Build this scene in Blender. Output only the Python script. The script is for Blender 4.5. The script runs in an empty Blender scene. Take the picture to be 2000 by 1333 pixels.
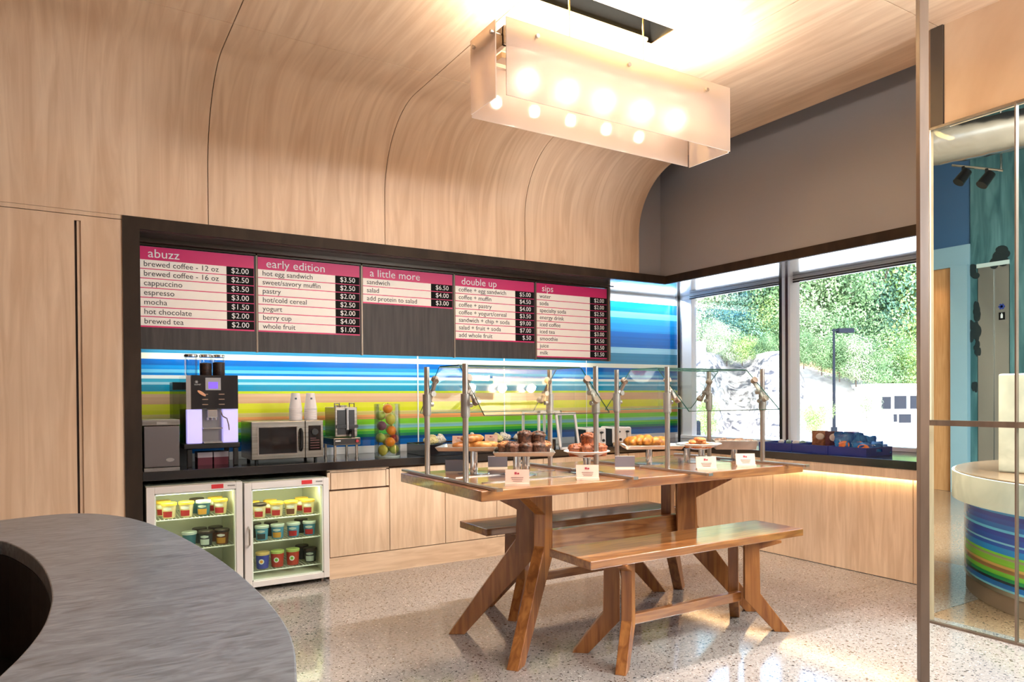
import bpy, bmesh, math, random
from math import sin, cos, pi, radians, sqrt, atan2
from mathutils import Vector, Matrix
random.seed(7)
S = bpy.context.scene
COL = S.collection
# ------------------------------------------------------------------ camera
cam = bpy.data.cameras.new('camera'); camo = bpy.data.objects.new('camera', cam); COL.objects.link(camo)
cam.sensor_width = 36.0; cam.sensor_fit = 'HORIZONTAL'
cam.lens = 1394.568 / 2000 * 36.0
cam.shift_x = 0.0; cam.shift_y = (788.4629 - 666.5) / 2000
cam.clip_start = 0.05; cam.clip_end = 400
def cam_axes(yaw, pitch, roll):
    f = Vector((sin(yaw)*cos(pitch), cos(yaw)*cos(pitch), sin(pitch)))
    r = Vector((cos(yaw), -sin(yaw), 0)); u = r.cross(f)
    return r*cos(roll)+u*sin(roll), -r*sin(roll)+u*cos(roll), f
_r, _u, _f = cam_axes(radians(31.78565), radians(-.52718), radians(-.407173))
m3 = Matrix((_r, _u, -_f)).transposed()
camo.matrix_world = Matrix.Translation((0, -4.81083, 1.25)) @ m3.to_4x4()
S.camera = camo
# ------------------------------------------------------------------ view, world, sun, area lamps
S.view_settings.view_transform = 'Standard'; S.view_settings.look = 'None'
S.view_settings.gamma = 1.0; S.view_settings.use_curve_mapping = False
S.view_settings.exposure = 1.27
w = bpy.data.worlds.new('world'); S.world = w; w.use_nodes = True
nt = w.node_tree; nt.nodes.clear()
sky = nt.nodes.new('ShaderNodeTexSky'); sky.sky_type = 'NISHITA'; sky.sun_disc = False
sky.sun_elevation = radians(52); sky.sun_rotation = radians(225); sky.air_density = 1.0; sky.dust_density = 1.5
bg = nt.nodes.new('ShaderNodeBackground'); bg.inputs['Strength'].default_value = 0.6
wo = nt.nodes.new('ShaderNodeOutputWorld')
nt.links.new(sky.outputs[0], bg.inputs[0]); nt.links.new(bg.outputs[0], wo.inputs[0])
def lamp(name, kind, loc, power, color=(1,1,1), **k):
    l = bpy.data.lights.new(name, kind); l.energy = power; l.color = color
    o = bpy.data.objects.new(name, l); COL.objects.link(o); o.location = loc
    d = k.pop('dir', None)
    if d is not None: o.rotation_euler = Vector(d).to_track_quat('-Z', 'Y').to_euler()
    for a, v in k.items(): setattr(l, a, v)
    return o
lamp('sun', 'SUN', (-10, -10, 20), 5.6, (1, .96, .9), dir=(.36, .26, -.90), angle=radians(.6))
WARM = (1, .80, .60)
# unseen fill lights added for the cafe, then the lobby's lamps
for k, (x, y) in enumerate(((.9,-5.6),(2.6,-5.6),(.9,-7.0),(2.6,-7.0))): lamp('ceiling_fill_spot', 'SPOT', (x, y, 3.19), 10 if x < 1 else 34, (1, .98, .96), dir=(0, .25, -1), spot_size=radians(150), spot_blend=.6, shadow_soft_size=.07)
lamp('side_ceiling_fill', 'AREA', (3.94, -5.2, 2.28), 125, (.96, .98, 1), dir=(-1, .6, .75), shape='RECTANGLE', size=1.6, size_y=.6)  # added unseen area light to brighten the ceiling at the right
lamp('floor_daylight_spot', 'SPOT', (3.75, -3.95, 3.15), 130, (1, .97, .95), dir=(.0, .05, -1), spot_size=radians(36), spot_blend=.5, shadow_soft_size=.08)  # added unseen spot standing in for the daylight patch on the floor
for k, (x, y) in enumerate(((1.7,-4.3),(2.7,-4.3),(3.6,-4.6))): lamp('ceiling_fill_spot', 'SPOT', (x, y, 3.19), 34 if x < 3 else 10, (1, .98, .96), dir=(0, .1, -1), spot_size=radians(140), spot_blend=.6, shadow_soft_size=.06)  # more unseen fill spots for the room
lamp('lobby_lamp', 'AREA', (6.0, -3.7, 3.4), 190, (.9, .96, 1), dir=(0, 0, -1), shape='RECTANGLE', size=2.0, size_y=1.6)
lamp('lobby_duct_fill', 'AREA', (6.7, -2.5, 4.5), 30, (.95, .97, 1), dir=(.2, .4, -.6), shape='RECTANGLE', size=.6, size_y=.6)  # added fill light to bring out the duct
lamp('lobby_desk_lamp', 'AREA', (4.5, -3.9, 3.1), 40, (1, .93, .85), dir=(.15, .5, -1), shape='RECTANGLE', size=.8, size_y=.8)
lamp('lobby_downlight', 'SPOT', (9.2, .12, 2.8), 60, (1, .72, .45), dir=(.25, 0, -1), spot_size=radians(110), spot_blend=.6, shadow_soft_size=.05)
# niche strip lamp behind the menu boards, strip above the end of the niche, strip under the window worktop, cove strip
lamp('niche_strip_lamp', 'AREA', (2.30, .46, 1.63), 5.5, (1, .97, .88), dir=(0, .35, -1), shape='RECTANGLE', size=3.75, size_y=.05)
lamp('niche_end_lamp', 'AREA', (4.80, .50, 2.22), 4, (.9, .95, 1), dir=(0, .35, -1), shape='RECTANGLE', size=1.1, size_y=.04)
lamp('worktop_strip_lamp', 'AREA', (4.682, -1.15, .687), 1.8, (1, .70, .36), dir=(.10, 0, -1), shape='RECTANGLE', size=2.25, size_y=.02)
lamp('cove_lamp', 'AREA', (2.40, -1.83, 3.27), 9, (1, .66, .22), dir=(0, -.3, -1), shape='RECTANGLE', size=.8, size_y=.04)
for x in (1.889, 2.126, 2.364, 2.616, 2.861): lamp('pendant_downlight', 'SPOT', (x, -1.92, 2.735), 26, (1, .98, .95), dir=(0, 0, -1), spot_size=radians(98), spot_blend=.25, shadow_soft_size=.012)
lamp('pendant_ceiling_fill', 'AREA', (2.39, -1.93, 2.958), 24, (1, .93, .82), dir=(.0, 0, 1), shape='RECTANGLE', size=1.2, size_y=.12)  # added area light to brighten the ceiling above the pendant


# ------------------------------------------------------------------ helpers
def sr(r, g, b):
    def c(v):
        v /= 255.0
        return v/12.92 if v <= .04045 else ((v+.055)/1.055)**2.4
    return (c(r), c(g), c(b), 1)
def nodes(name):
    m = bpy.data.materials.new(name); m.use_nodes = True
    n = m.node_tree; b = n.nodes['Principled BSDF']
    return m, n, b
MATS = {}
def M(name, col=(.5,.5,.5,1), rough=.5, metal=0, spec=.5, coat=0, emit=None, es=0, ior=None):
    if name in MATS: return MATS[name]
    m, n, b = nodes(name)
    b.inputs['Base Color'].default_value = col if len(col) == 4 else (*col, 1)
    b.inputs['Roughness'].default_value = rough; b.inputs['Metallic'].default_value = metal
    b.inputs['Specular IOR Level'].default_value = spec; b.inputs['Coat Weight'].default_value = coat
    b.inputs['Coat Roughness'].default_value = .05
    if ior: b.inputs['IOR'].default_value = ior
    if emit: b.inputs['Emission Color'].default_value = emit; b.inputs['Emission Strength'].default_value = es
    # fine procedural unevenness so that no surface is perfectly uniform
    tc = n.nodes.new('ShaderNodeTexCoord'); no = n.nodes.new('ShaderNodeTexNoise'); no.inputs['Scale'].default_value = 35
    mr = n.nodes.new('ShaderNodeMapRange'); mr.inputs[3].default_value = max(0, rough-.04); mr.inputs[4].default_value = min(1, rough+.04)
    n.links.new(tc.outputs['Object'], no.inputs['Vector']); n.links.new(no.outputs['Fac'], mr.inputs[0]); n.links.new(mr.outputs[0], b.inputs['Roughness'])
    MATS[name] = m
    return m
def ramp(n, stops, interp='LINEAR'):
    r = n.nodes.new('ShaderNodeValToRGB'); cr = r.color_ramp; cr.interpolation = interp
    while len(cr.elements) < len(stops): cr.elements.new(.5)
    for e, (p, c) in zip(cr.elements, stops): e.position = p; e.color = c
    return r
def streak(name, c1, c2, scale, rough=.45, detail=6, coat=0, bump=0, dist=1.2, big=None, lo=.35, hi=.68, spec=.5, metal=0, n2=1.0):
    """stretched noise: wood veneer, brushed concrete"""
    if name in MATS: return MATS[name]
    m, n, b = nodes(name); L = n.links
    tc = n.nodes.new('ShaderNodeTexCoord'); mp = n.nodes.new('ShaderNodeMapping'); mp.inputs['Scale'].default_value = scale
    no = n.nodes.new('ShaderNodeTexNoise'); no.inputs['Scale'].default_value = n2; no.inputs['Detail'].default_value = detail; no.inputs['Distortion'].default_value = dist
    L.new(tc.outputs['Object'], mp.inputs['Vector']); L.new(mp.outputs[0], no.inputs['Vector'])
    r = ramp(n, [(lo, c1), (hi, c2)]); L.new(no.outputs['Fac'], r.inputs[0]); out = r.outputs[0]
    if big:
        nb = n.nodes.new('ShaderNodeTexNoise'); nb.inputs['Scale'].default_value = big; nb.inputs['Detail'].default_value = 2
        L.new(tc.outputs['Object'], nb.inputs['Vector'])
        mx = n.nodes.new('ShaderNodeMix'); mx.data_type = 'RGBA'; mx.blend_type = 'MULTIPLY'; mx.inputs[0].default_value = .5
        rb = ramp(n, [(.3, (.82,.82,.82,1)), (.7, (1.1,1.1,1.1,1))]); L.new(nb.outputs['Fac'], rb.inputs[0])
        L.new(out, mx.inputs[6]); L.new(rb.outputs[0], mx.inputs[7]); out = mx.outputs[2]
    L.new(out, b.inputs['Base Color'])
    b.inputs['Roughness'].default_value = rough; b.inputs['Coat Weight'].default_value = coat; b.inputs['Coat Roughness'].default_value = .08; b.inputs['Coat IOR'].default_value = 1.9 if coat > .5 else 1.5
    b.inputs['Specular IOR Level'].default_value = spec; b.inputs['Metallic'].default_value = metal
    if bump:
        bp = n.nodes.new('ShaderNodeBump'); bp.inputs['Strength'].default_value = bump; bp.inputs['Distance'].default_value = .002
        L.new(no.outputs['Fac'], bp.inputs['Height']); L.new(bp.outputs[0], b.inputs['Normal'])
    MATS[name] = m; return m
def thin_glass(name, tint=(.97,1,.985,1), refl=1.0, rough=0.0):
    if name in MATS: return MATS[name]
    m = bpy.data.materials.new(name); m.use_nodes = True; n = m.node_tree; n.nodes.clear(); L = n.links
    o = n.nodes.new('ShaderNodeOutputMaterial'); t = n.nodes.new('ShaderNodeBsdfTransparent'); t.inputs[0].default_value = tint
    g = n.nodes.new('ShaderNodeBsdfGlossy'); g.inputs['Roughness'].default_value = rough
    fr = n.nodes.new('ShaderNodeLayerWeight'); fr.inputs[0].default_value = .35
    mu = n.nodes.new('ShaderNodeMath'); mu.operation = 'MULTIPLY'; mu.inputs[1].default_value = refl*.35
    L.new(fr.outputs['Fresnel'], mu.inputs[0])
    x = n.nodes.new('ShaderNodeMixShader'); L.new(mu.outputs[0], x.inputs[0]); L.new(t.outputs[0], x.inputs[1]); L.new(g.outputs[0], x.inputs[2]); L.new(x.outputs[0], o.inputs[0])
    MATS[name] = m; return m
def speckle(name, base, dark, light, scale, amt_d=.10, rough=.15):
    m, n, b = nodes(name); L = n.links; b.inputs['IOR'].default_value = 2.0 if 'terrazzo' in name else 1.5
    tc = n.nodes.new('ShaderNodeTexCoord')
    nb = n.nodes.new('ShaderNodeTexNoise'); nb.inputs['Scale'].default_value = 1.3; nb.inputs['Detail'].default_value = 3
    fine = n.nodes.new('ShaderNodeTexNoise'); fine.inputs['Scale'].default_value = 60; fine.inputs['Detail'].default_value = 4
    L.new(tc.outputs['Object'], nb.inputs['Vector']); L.new(tc.outputs['Object'], fine.inputs['Vector'])
    rb = ramp(n, [(.3, tuple(c*.86 for c in base[:3])+(1,)), (.7, tuple(min(1, c*1.1) for c in base[:3])+(1,))]); L.new(nb.outputs['Fac'], rb.inputs[0])
    mf = n.nodes.new('ShaderNodeMix'); mf.data_type = 'RGBA'; mf.blend_type = 'MULTIPLY'; mf.inputs[0].default_value = .75
    rf = ramp(n, [(.35, (.72,.70,.70,1)), (.65, (1.12,1.12,1.12,1))]); L.new(fine.outputs['Fac'], rf.inputs[0])
    L.new(rb.outputs[0], mf.inputs[6]); L.new(rf.outputs[0], mf.inputs[7])
    prev = mf.outputs[2]
    for sc, col, thr, rnd in ((scale, dark, .30, amt_d), (scale*1.9, dark, .32, amt_d*1.6), (scale*1.4, light, .28, .10), (scale*.6, dark, .22, amt_d*.6)):
        v = n.nodes.new('ShaderNodeTexVoronoi'); v.inputs['Scale'].default_value = sc; L.new(tc.outputs['Object'], v.inputs['Vector'])
        c1 = n.nodes.new('ShaderNodeMath'); c1.operation = 'LESS_THAN'; c1.inputs[1].default_value = thr; L.new(v.outputs['Distance'], c1.inputs[0])
        sx = n.nodes.new('ShaderNodeSeparateColor'); L.new(v.outputs['Color'], sx.inputs[0])
        c2 = n.nodes.new('ShaderNodeMath'); c2.operation = 'LESS_THAN'; c2.inputs[1].default_value = rnd; L.new(sx.outputs[0], c2.inputs[0])
        c3 = n.nodes.new('ShaderNodeMath'); c3.operation = 'MULTIPLY'; L.new(c1.outputs[0], c3.inputs[0]); L.new(c2.outputs[0], c3.inputs[1])
        mx = n.nodes.new('ShaderNodeMix'); mx.data_type = 'RGBA'; L.new(c3.outputs[0], mx.inputs[0]); L.new(prev, mx.inputs[6]); mx.inputs[7].default_value = col; prev = mx.outputs[2]
    L.new(prev, b.inputs['Base Color']); b.inputs['Roughness'].default_value = rough; b.inputs['Specular IOR Level'].default_value = .5
    MATS[name] = m; return m
def bands(name, zs, axis=2, rough=.06, spec=.6, lo=0, hi=1, swap=None, emis=0):
    """horizontal printed stripes; zs = [(start height, colour)...]"""
    m, n, b = nodes(name); L = n.links
    tc = n.nodes.new('ShaderNodeTexCoord'); sx = n.nodes.new('ShaderNodeSeparateXYZ'); L.new(tc.outputs['Object'], sx.inputs[0])
    mp = n.nodes.new('ShaderNodeMapping'); mp.inputs['Scale'].default_value = (.15, .15, 60)
    no = n.nodes.new('ShaderNodeTexNoise'); no.inputs['Scale'].default_value = 1; no.inputs['Detail'].default_value = 5; L.new(tc.outputs['Object'], mp.inputs[0]); L.new(mp.outputs[0], no.inputs['Vector'])
    mr = n.nodes.new('ShaderNodeMapRange'); mr.inputs[1].default_value = lo; mr.inputs[2].default_value = hi
    L.new(sx.outputs[axis], mr.inputs[0])
    r = ramp(n, [((z-lo)/(hi-lo), c) for z, c in zs], 'CONSTANT'); L.new(mr.outputs[0], r.inputs[0])
    mx = n.nodes.new('ShaderNodeMix'); mx.data_type = 'RGBA'; mx.blend_type = 'OVERLAY'; mx.inputs[0].default_value = .35
    rr = ramp(n, [(.3, (.3,.3,.3,1)), (.7, (.7,.7,.7,1))]); L.new(no.outputs['Fac'], rr.inputs[0])
    L.new(r.outputs[0], mx.inputs[6]); L.new(rr.outputs[0], mx.inputs[7]); L.new(mx.outputs[2], b.inputs['Base Color'])
    b.inputs['Roughness'].default_value = rough; b.inputs['Specular IOR Level'].default_value = spec
    MATS[name] = m; return m

def B(): return bmesh.new()
def box(b, x0, x1, y0, y1, z0, z1, mi=0, mat=None):
    vs = [b.verts.new(p) for p in ((x0,y0,z0),(x1,y0,z0),(x1,y1,z0),(x0,y1,z0),(x0,y0,z1),(x1,y0,z1),(x1,y1,z1),(x0,y1,z1))]
    if mat is not None:
        for v in vs: v.co = mat @ v.co
    fs = []
    for q in ((0,3,2,1),(4,5,6,7),(0,1,5,4),(1,2,6,5),(2,3,7,6),(3,0,4,7)):
        f = b.faces.new([vs[i] for i in q]); f.material_index = mi; fs.append(f)
    return vs, fs
def prism(b, pts, axis, a0, a1, mi=0, mat=None):
    """extrude a 2-D outline along an axis (0=x: pts are (y,z); 1=y: (x,z); 2=z: (x,y))"""
    def p3(p, a): return {0:(a,p[0],p[1]), 1:(p[0],a,p[1]), 2:(p[0],p[1],a)}[axis]
    lo = [b.verts.new(p3(p, a0)) for p in pts]; hi = [b.verts.new(p3(p, a1)) for p in pts]
    if mat is not None:
        for v in lo+hi: v.co = mat @ v.co
    n = len(pts)
    for i in range(n):
        f = b.faces.new((lo[i], lo[(i+1)%n], hi[(i+1)%n], hi[i])); f.material_index = mi
    for l in (lo, hi):
        f = b.faces.new(l); f.material_index = mi
    return lo+hi
def lathe(b, cx, cy, prof, n=24, mi=0, cap=True, mat=None):
    rings = []
    for r, z in prof:
        rings.append([b.verts.new((cx+r*cos(2*pi*i/n), cy+r*sin(2*pi*i/n), z)) for i in range(n)])
    for a, c in zip(rings, rings[1:]):
        for i in range(n):
            f = b.faces.new((a[i], a[(i+1)%n], c[(i+1)%n], c[i])); f.material_index = mi
    if cap:
        for g in (rings[0], rings[-1]):
            f = b.faces.new(g); f.material_index = mi
    if mat is not None:
        for g in rings:
            for v in g: v.co = mat @ v.co
def tube(b, p0, p1, r0, r1=None, n=12, mi=0):
    p0, p1 = Vector(p0), Vector(p1); r1 = r0 if r1 is None else r1
    d = p1-p0; q = d.to_track_quat('Z', 'Y').to_matrix()
    rs = []
    for p, r in ((p0, r0), (p1, r1)):
        rs.append([b.verts.new(p + q @ Vector((r*cos(2*pi*i/n), r*sin(2*pi*i/n), 0))) for i in range(n)])
    for i in range(n):
        f = b.faces.new((rs[0][i], rs[0][(i+1)%n], rs[1][(i+1)%n], rs[1][i])); f.material_index = mi
    for g in rs:
        f = b.faces.new(g); f.material_index = mi
def path(b, pts, r, n=8):
    for a, c in zip(pts, pts[1:]): tube(b, a, c, r, n=n)
    for p in pts[1:-1]: blob(b, p, (r, r, r), 8, 5)
def blob(b, c, s, nu=14, nv=9, noise=0, seed=0, mi=0, squash=None):
    rnd = random.Random(seed); c = Vector(c); rings = []
    top = b.verts.new(c+Vector((0,0,s[2]))); bot = b.verts.new(c-Vector((0,0,s[2])))
    for j in range(1, nv):
        t = pi*j/nv; g = []
        for i in range(nu):
            a = 2*pi*i/nu; k = 1+rnd.uniform(-noise, noise)
            g.append(b.verts.new(c+Vector((s[0]*sin(t)*cos(a)*k, s[1]*sin(t)*sin(a)*k, s[2]*cos(t)*k))))
        rings.append(g)
    for i in range(nu):
        b.faces.new((top, rings[0][i], rings[0][(i+1)%nu])).material_index = mi
        b.faces.new((bot, rings[-1][(i+1)%nu], rings[-1][i])).material_index = mi
    for a, d in zip(rings, rings[1:]):
        for i in range(nu): b.faces.new((a[i], d[i], d[(i+1)%nu], a[(i+1)%nu])).material_index = mi
def obj(name, b, mat, parent=None, smooth=False, bevel=0, seg=2, loc=None, rz=0, label=None, ang=35):
    bmesh.ops.recalc_face_normals(b, faces=b.faces)
    me = bpy.data.meshes.new(name); b.to_mesh(me); b.free()
    for m in (mat if isinstance(mat, (list, tuple)) else [mat]): me.materials.append(m)
    o = bpy.data.objects.new(name, me); COL.objects.link(o)
    if smooth:
        for p in me.polygons: p.use_smooth = True
        me.set_sharp_from_angle(angle=radians(ang))
    if parent: o.parent = parent
    if loc: o.location = loc
    if rz: o.rotation_euler = (0, 0, rz)
    if bevel:
        md = o.modifiers.new('bevel', 'BEVEL'); md.width = bevel; md.segments = seg; md.limit_method = 'ANGLE'; md.angle_limit = radians(40)
    if label: o['label'] = label
    return o
def tag(o, label, cat, group=None, kind=None):
    o['label'] = label; o['category'] = cat
    if group: o['group'] = group
    if kind: o['kind'] = kind
    return o
def struct(name, b, mat, parent=None, **k):
    o = obj(name, b, mat, parent, **k)
    if parent is None: o['kind'] = 'structure'
    return o
def thing(name, loc, label, cat, group=None, rz=0):
    o = bpy.data.objects.new(name, None); COL.objects.link(o); o.location = loc; o.rotation_euler = (0, 0, rz)
    o.empty_display_size = .05
    return tag(o, label, cat, group)
def copy_tree(o, parent=None, loc=None, rz=None, label=None, group=None, sub=None):
    c = o.copy(); COL.objects.link(c); c.parent = parent
    if loc is not None: c.location = loc
    if rz is not None: c.rotation_euler = (o.rotation_euler[0], o.rotation_euler[1], rz)
    if label: c['label'] = label
    if group: c['group'] = group
    for ch in [x for x in KIDS.get(o.name, [])] or list(o.children): copy_tree(ch, c)
    return c
KIDS = {}
def text(name, s, size, mat, parent, loc, rot=(pi/2, 0, 0), align='LEFT', ext=.0006, sx=1.0, alignv='CENTER'):
    cu = bpy.data.curves.new(name, 'FONT'); cu.body = s; cu.size = size; cu.align_x = align; cu.align_y = alignv; cu.extrude = ext
    cu.resolution_u = 3
    t = bpy.data.objects.new(name+'_tmp', cu); COL.objects.link(t)
    bpy.context.view_layer.update()
    me = bpy.data.meshes.new_from_object(t.evaluated_get(bpy.context.evaluated_depsgraph_get())); me.name = name
    bpy.data.objects.remove(t); bpy.data.curves.remove(cu)
    o = bpy.data.objects.new(name, me); COL.objects.link(o); me.materials.clear(); me.materials.append(mat)
    o.parent = parent; o.location = loc; o.rotation_euler = rot; o.scale = (sx, 1, 1)
    return o
def join_mesh(name, objs, mat, parent):
    """several lettering meshes of one line block become one mesh in the parent's space"""
    b = B()
    for o in objs:
        t = bmesh.new(); t.from_mesh(o.data); mw = Matrix.LocRotScale(o.location, o.rotation_euler, o.scale); t.transform(mw)
        me = bpy.data.meshes.new('t'); t.to_mesh(me); t.free(); b.from_mesh(me); bpy.data.meshes.remove(me); bpy.data.objects.remove(o)
    return obj(name, b, mat, parent)

# ------------------------------------------------------------------ materials
veneer = streak('pale_veneer', sr(208,176,146), sr(228,201,172), (14, 1.0, 1.0), .42, 5, big=1.1, dist=1.4, spec=.4)
veneer_base = streak('pale_veneer_cabinet', sr(208,176,145), sr(228,200,170), (26, 26, 2.2), .4, 5, big=1.5, dist=1.0)
veneer_h = streak('pale_veneer_plinth', sr(208,176,145), sr(228,200,170), (2.5, 3, 22), .4, 5, dist=1.4)
grey_paint = M('grey_wall_paint', sr(160,158,162), .6)
bronze = streak('dark_bronze_frame', sr(44,33,24), sr(60,46,34), (6, 6, 2), .6, 4, spec=.25)
bronze_post = streak('bronze_post_metal', sr(92,76,64), sr(118,99,84), (8, 8, 1), .35, 3, spec=.5)
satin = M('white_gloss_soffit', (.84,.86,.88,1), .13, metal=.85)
shaded_soffit = M('shaded_gloss_soffit', (.10,.085,.085,1), .12, ior=1.9)  # dark tone holds the dim light of the niche
black_top = M('black_stone_worktop', (.012,.011,.012,1), .12, spec=.8)
boardm = streak('charcoal_board_laminate', sr(46,40,38), sr(68,61,58), (38, 38, 2.5), .55, 5, dist=.5)
magenta = M('magenta_print', sr(214,24,104), .45)
paper = M('cream_print', sr(253,247,240), .45)
blackp = M('black_print', (.006,.006,.006,1), .7, spec=.15)
inkm = M('dark_ink', (.03,.028,.03,1), .6)
whitem = M('white_ink', (.9,.9,.9,1), .5, )
oak = streak('oiled_oak', sr(122,70,32), sr(168,112,62), (2.2, 26, 26), .30, 6, dist=1.6, coat=.9)
oak_leg = streak('oiled_oak_leg', sr(122,70,30), sr(168,110,56), (24, 24, 2.0), .36, 6, dist=1.4, coat=.1)
floor_m = speckle('terrazzo', sr(158,151,147)[:3], sr(62,54,50), sr(214,206,198), 52, .22, .10)
lobby_floor_m = speckle('lobby_terrazzo', sr(168,138,112)[:3], sr(80,66,54), sr(206,190,170), 50, .12, .12)  # warm tan carries the shade of the mirror's tint
desk_m = streak('honed_grey_stone', sr(88,92,98), sr(140,147,156), (10, 34, 34), .34, 10, dist=2.0, big=2.5, lo=.25, hi=.75, bump=.2)
steel = streak('brushed_steel', (.26,.24,.21,1), (.40,.37,.33,1), (1, 1, 60), .28, 3, metal=1, spec=.5)
steel_p = M('polished_steel', (.62,.60,.57,1), .18, metal=1)
satin_post = M('satin_steel_post', (.50,.46,.42,1), .30, metal=1)
castm = M('cast_grey_clamp', (.34,.31,.28,1), .45, metal=.8)
chrome = M('chrome', (.75,.75,.75,1), .08, metal=1)
black = M('black_plastic', (.012,.012,.013,1), .35)
gblack = M('gloss_black', (.008,.008,.01,1), .08, spec=.8)
white = M('white_plastic', (.80,.79,.78,1), .35)
white_metal = M('white_enamel', (.74,.70,.68,1), .30)
china = M('white_china', (.82,.80,.77,1), .15)
cream = M('cream_tub', sr(236,220,170), .4)
gold_lid = M('yellow_lid', sr(226,186,70), .4)
glass = thin_glass('clear_glass', refl=.6)
pane_glass = thin_glass('window_glass', (.98,1,1,1), .3)
edge_glass = M('green_glass_edge', (.03,.10,.08,1), .1)
splash_m = bands('striped_back_painted_glass', [
 (.80, sr(214,218,222)), (.865, sr(20,96,172)), (.915, sr(16,70,130)), (.935, sr(20,120,84)), (.962, sr(60,172,62)), (.985, sr(120,196,60)), (1.003, sr(120,186,196)), (1.025, sr(140,196,150)),  # lowest pale band is a reflection put into the colour
 (1.04, sr(120,200,44)), (1.08, sr(206,150,92)), (1.098, sr(226,160,96)), (1.115, sr(206,196,120)), (1.140, sr(210,220,36)), (1.175, sr(222,226,60)), (1.215, sr(220,184,146)),
 (1.285, sr(196,220,40)), (1.30, sr(34,156,196)), (1.345, sr(160,220,240)), (1.366, sr(58,172,206)), (1.39, sr(228,242,240)), (1.412, sr(10,122,200)),
 (1.432, sr(96,190,230)), (1.455, sr(14,132,208)), (1.485, sr(10,98,180)), (1.522, sr(226,232,212)), (1.562, sr(60,140,180)), (1.67, sr(150,210,235)), (1.73, sr(16,104,186)), (1.88, sr(30,140,208)), (2.02, sr(96,186,226)), (2.08, sr(20,110,186)), (2.18, sr(226,236,240))],
 lo=.8, hi=2.3)
# ------------------------------------------------------------------ room shell
b = B(); box(b, -3.6, 4.1, -7.6, .75, -.12, 0); box(b, 4.1, 5.5, -2.62, .75, -.12, 0); struct('floor', b, floor_m)
# menu wall: flat below, quarter-round cove into the ceiling, in panels with open joints over a dark backing
def cove_profile(off=0.0, y_end=-.8435, n=16, z0=2.343):
    pts = [(0+off, z0), (0+off, 2.68)]
    for i in range(1, n+1):
        a = pi/2*i/n; pts.append((-.54+(.54+off)*cos(a), 2.68+(.54+off)*sin(a)))
    pts.append((y_end, 3.22+off)); return pts
def cove_panel(b, x0, x1):
    pr = cove_profile(0) + cove_profile(.02)[::-1]
    n = len(pr); h = n//2
    lo = [b.verts.new((x0, y, z)) for y, z in pr]; hi = [b.verts.new((x1, y, z)) for y, z in pr]
    for i in range(n): b.faces.new((lo[i], lo[(i+1)%n], hi[(i+1)%n], hi[i]))
    for g in (lo, hi):
        for i in range(h-1): b.faces.new((g[i], g[i+1], g[n-2-i], g[n-1-i]))
XS = [-3.5, -1.622, -.435, .752, 1.926, 3.114, 4.322]
b = B()
for a, c in zip(XS, XS[1:]): cove_panel(b, a+.0025, c-(.0025 if c < 4.3 else 0))
struct('wall_back', b, veneer, smooth=True)
b = B()
pr = cove_profile(.021, z0=2.28) + cove_profile(.05, z0=2.28)[::-1]
lo = [b.verts.new((-3.5, y, z)) for y, z in pr]; hi = [b.verts.new((4.30, y, z)) for y, z in pr]
for i in range(len(pr)): b.faces.new((lo[i], lo[(i+1)%len(pr)], hi[(i+1)%len(pr)], hi[i]))
struct('trim_1', b, M('joint_shadow_board', sr(70,44,28), .8))
# lower left wall with the slim door joint
b = B()
box(b, -3.5, .034, 0, .02, 0, 2.314); box(b, .066, .276, 0, .02, 0, 2.314); box(b, .034, .066, 0, .02, 2.284, 2.314); box(b, -3.5, .276, 0, .02, 2.318, 2.341)
box(b, .046, .066, .012, .02, 0, 2.284)
struct('wall_left_lower', b, veneer)
b = B(); box(b, -3.5, .276, .021, .05, 0, 2.34); struct('trim_2', b, M('joint_shadow_board_dark', sr(40,22,14), .8))
# ceiling panels, one pierced by the slot for the pendant
b = B()
ys = [(-.8485, -2.75), (-2.7545, -4.75), (-4.7545, -7.6)]
HX0, HX1, HY0, HY1 = 1.99, 2.815, -1.79, -2.00
for a, c in zip(XS, XS[1:]):
    x0, x1 = a+.0025, c-(.0025 if c < 4.3 else 0)
    for j, (y1, y0) in enumerate(ys):
        if a < 2 < c and j == 0:
            box(b, x0, HX0, y0, y1, 3.22, 3.24); box(b, HX1, x1, y0, y1, 3.22, 3.24)
            box(b, HX0, HX1, HY0, y1, 3.22, 3.24); box(b, HX0, HX1, y0, HY1, 3.22, 3.24)
        else: box(b, x0, x1, y0, y1, 3.22, 3.24)
struct('ceiling', b, veneer)
b = B()
for (x0,x1,y0,y1) in ((-3.5,HX0-.02,-7.6,-.84),(HX1+.02,4.322,-7.6,-.84),(HX0-.02,HX1+.02,-7.6,HY1-.02),(HX0-.02,HX1+.02,HY0+.03,-.84)): box(b, x0, x1, y0, y1, 3.241, 3.26)
struct('trim_3', b, MATS['joint_shadow_board'])
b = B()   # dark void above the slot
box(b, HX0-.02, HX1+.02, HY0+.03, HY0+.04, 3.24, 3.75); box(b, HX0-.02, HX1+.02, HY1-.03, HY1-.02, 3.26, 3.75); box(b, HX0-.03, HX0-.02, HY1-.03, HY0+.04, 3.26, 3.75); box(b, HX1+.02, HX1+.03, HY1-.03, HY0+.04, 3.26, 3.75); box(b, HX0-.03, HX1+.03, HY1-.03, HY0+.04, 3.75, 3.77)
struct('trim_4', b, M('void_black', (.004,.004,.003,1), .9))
# grey bulkhead over the windows, behind the end of the cove
b = B()
box(b, 4.64, 4.70, -2.33, .20, 2.341, 3.42); box(b, 4.322, 4.64, .06, .20, 2.341, 3.42); box(b, 4.322, 4.70, -2.40, .62, 3.42, 3.46)
struct('wall_window_upper', b, grey_paint)
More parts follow.
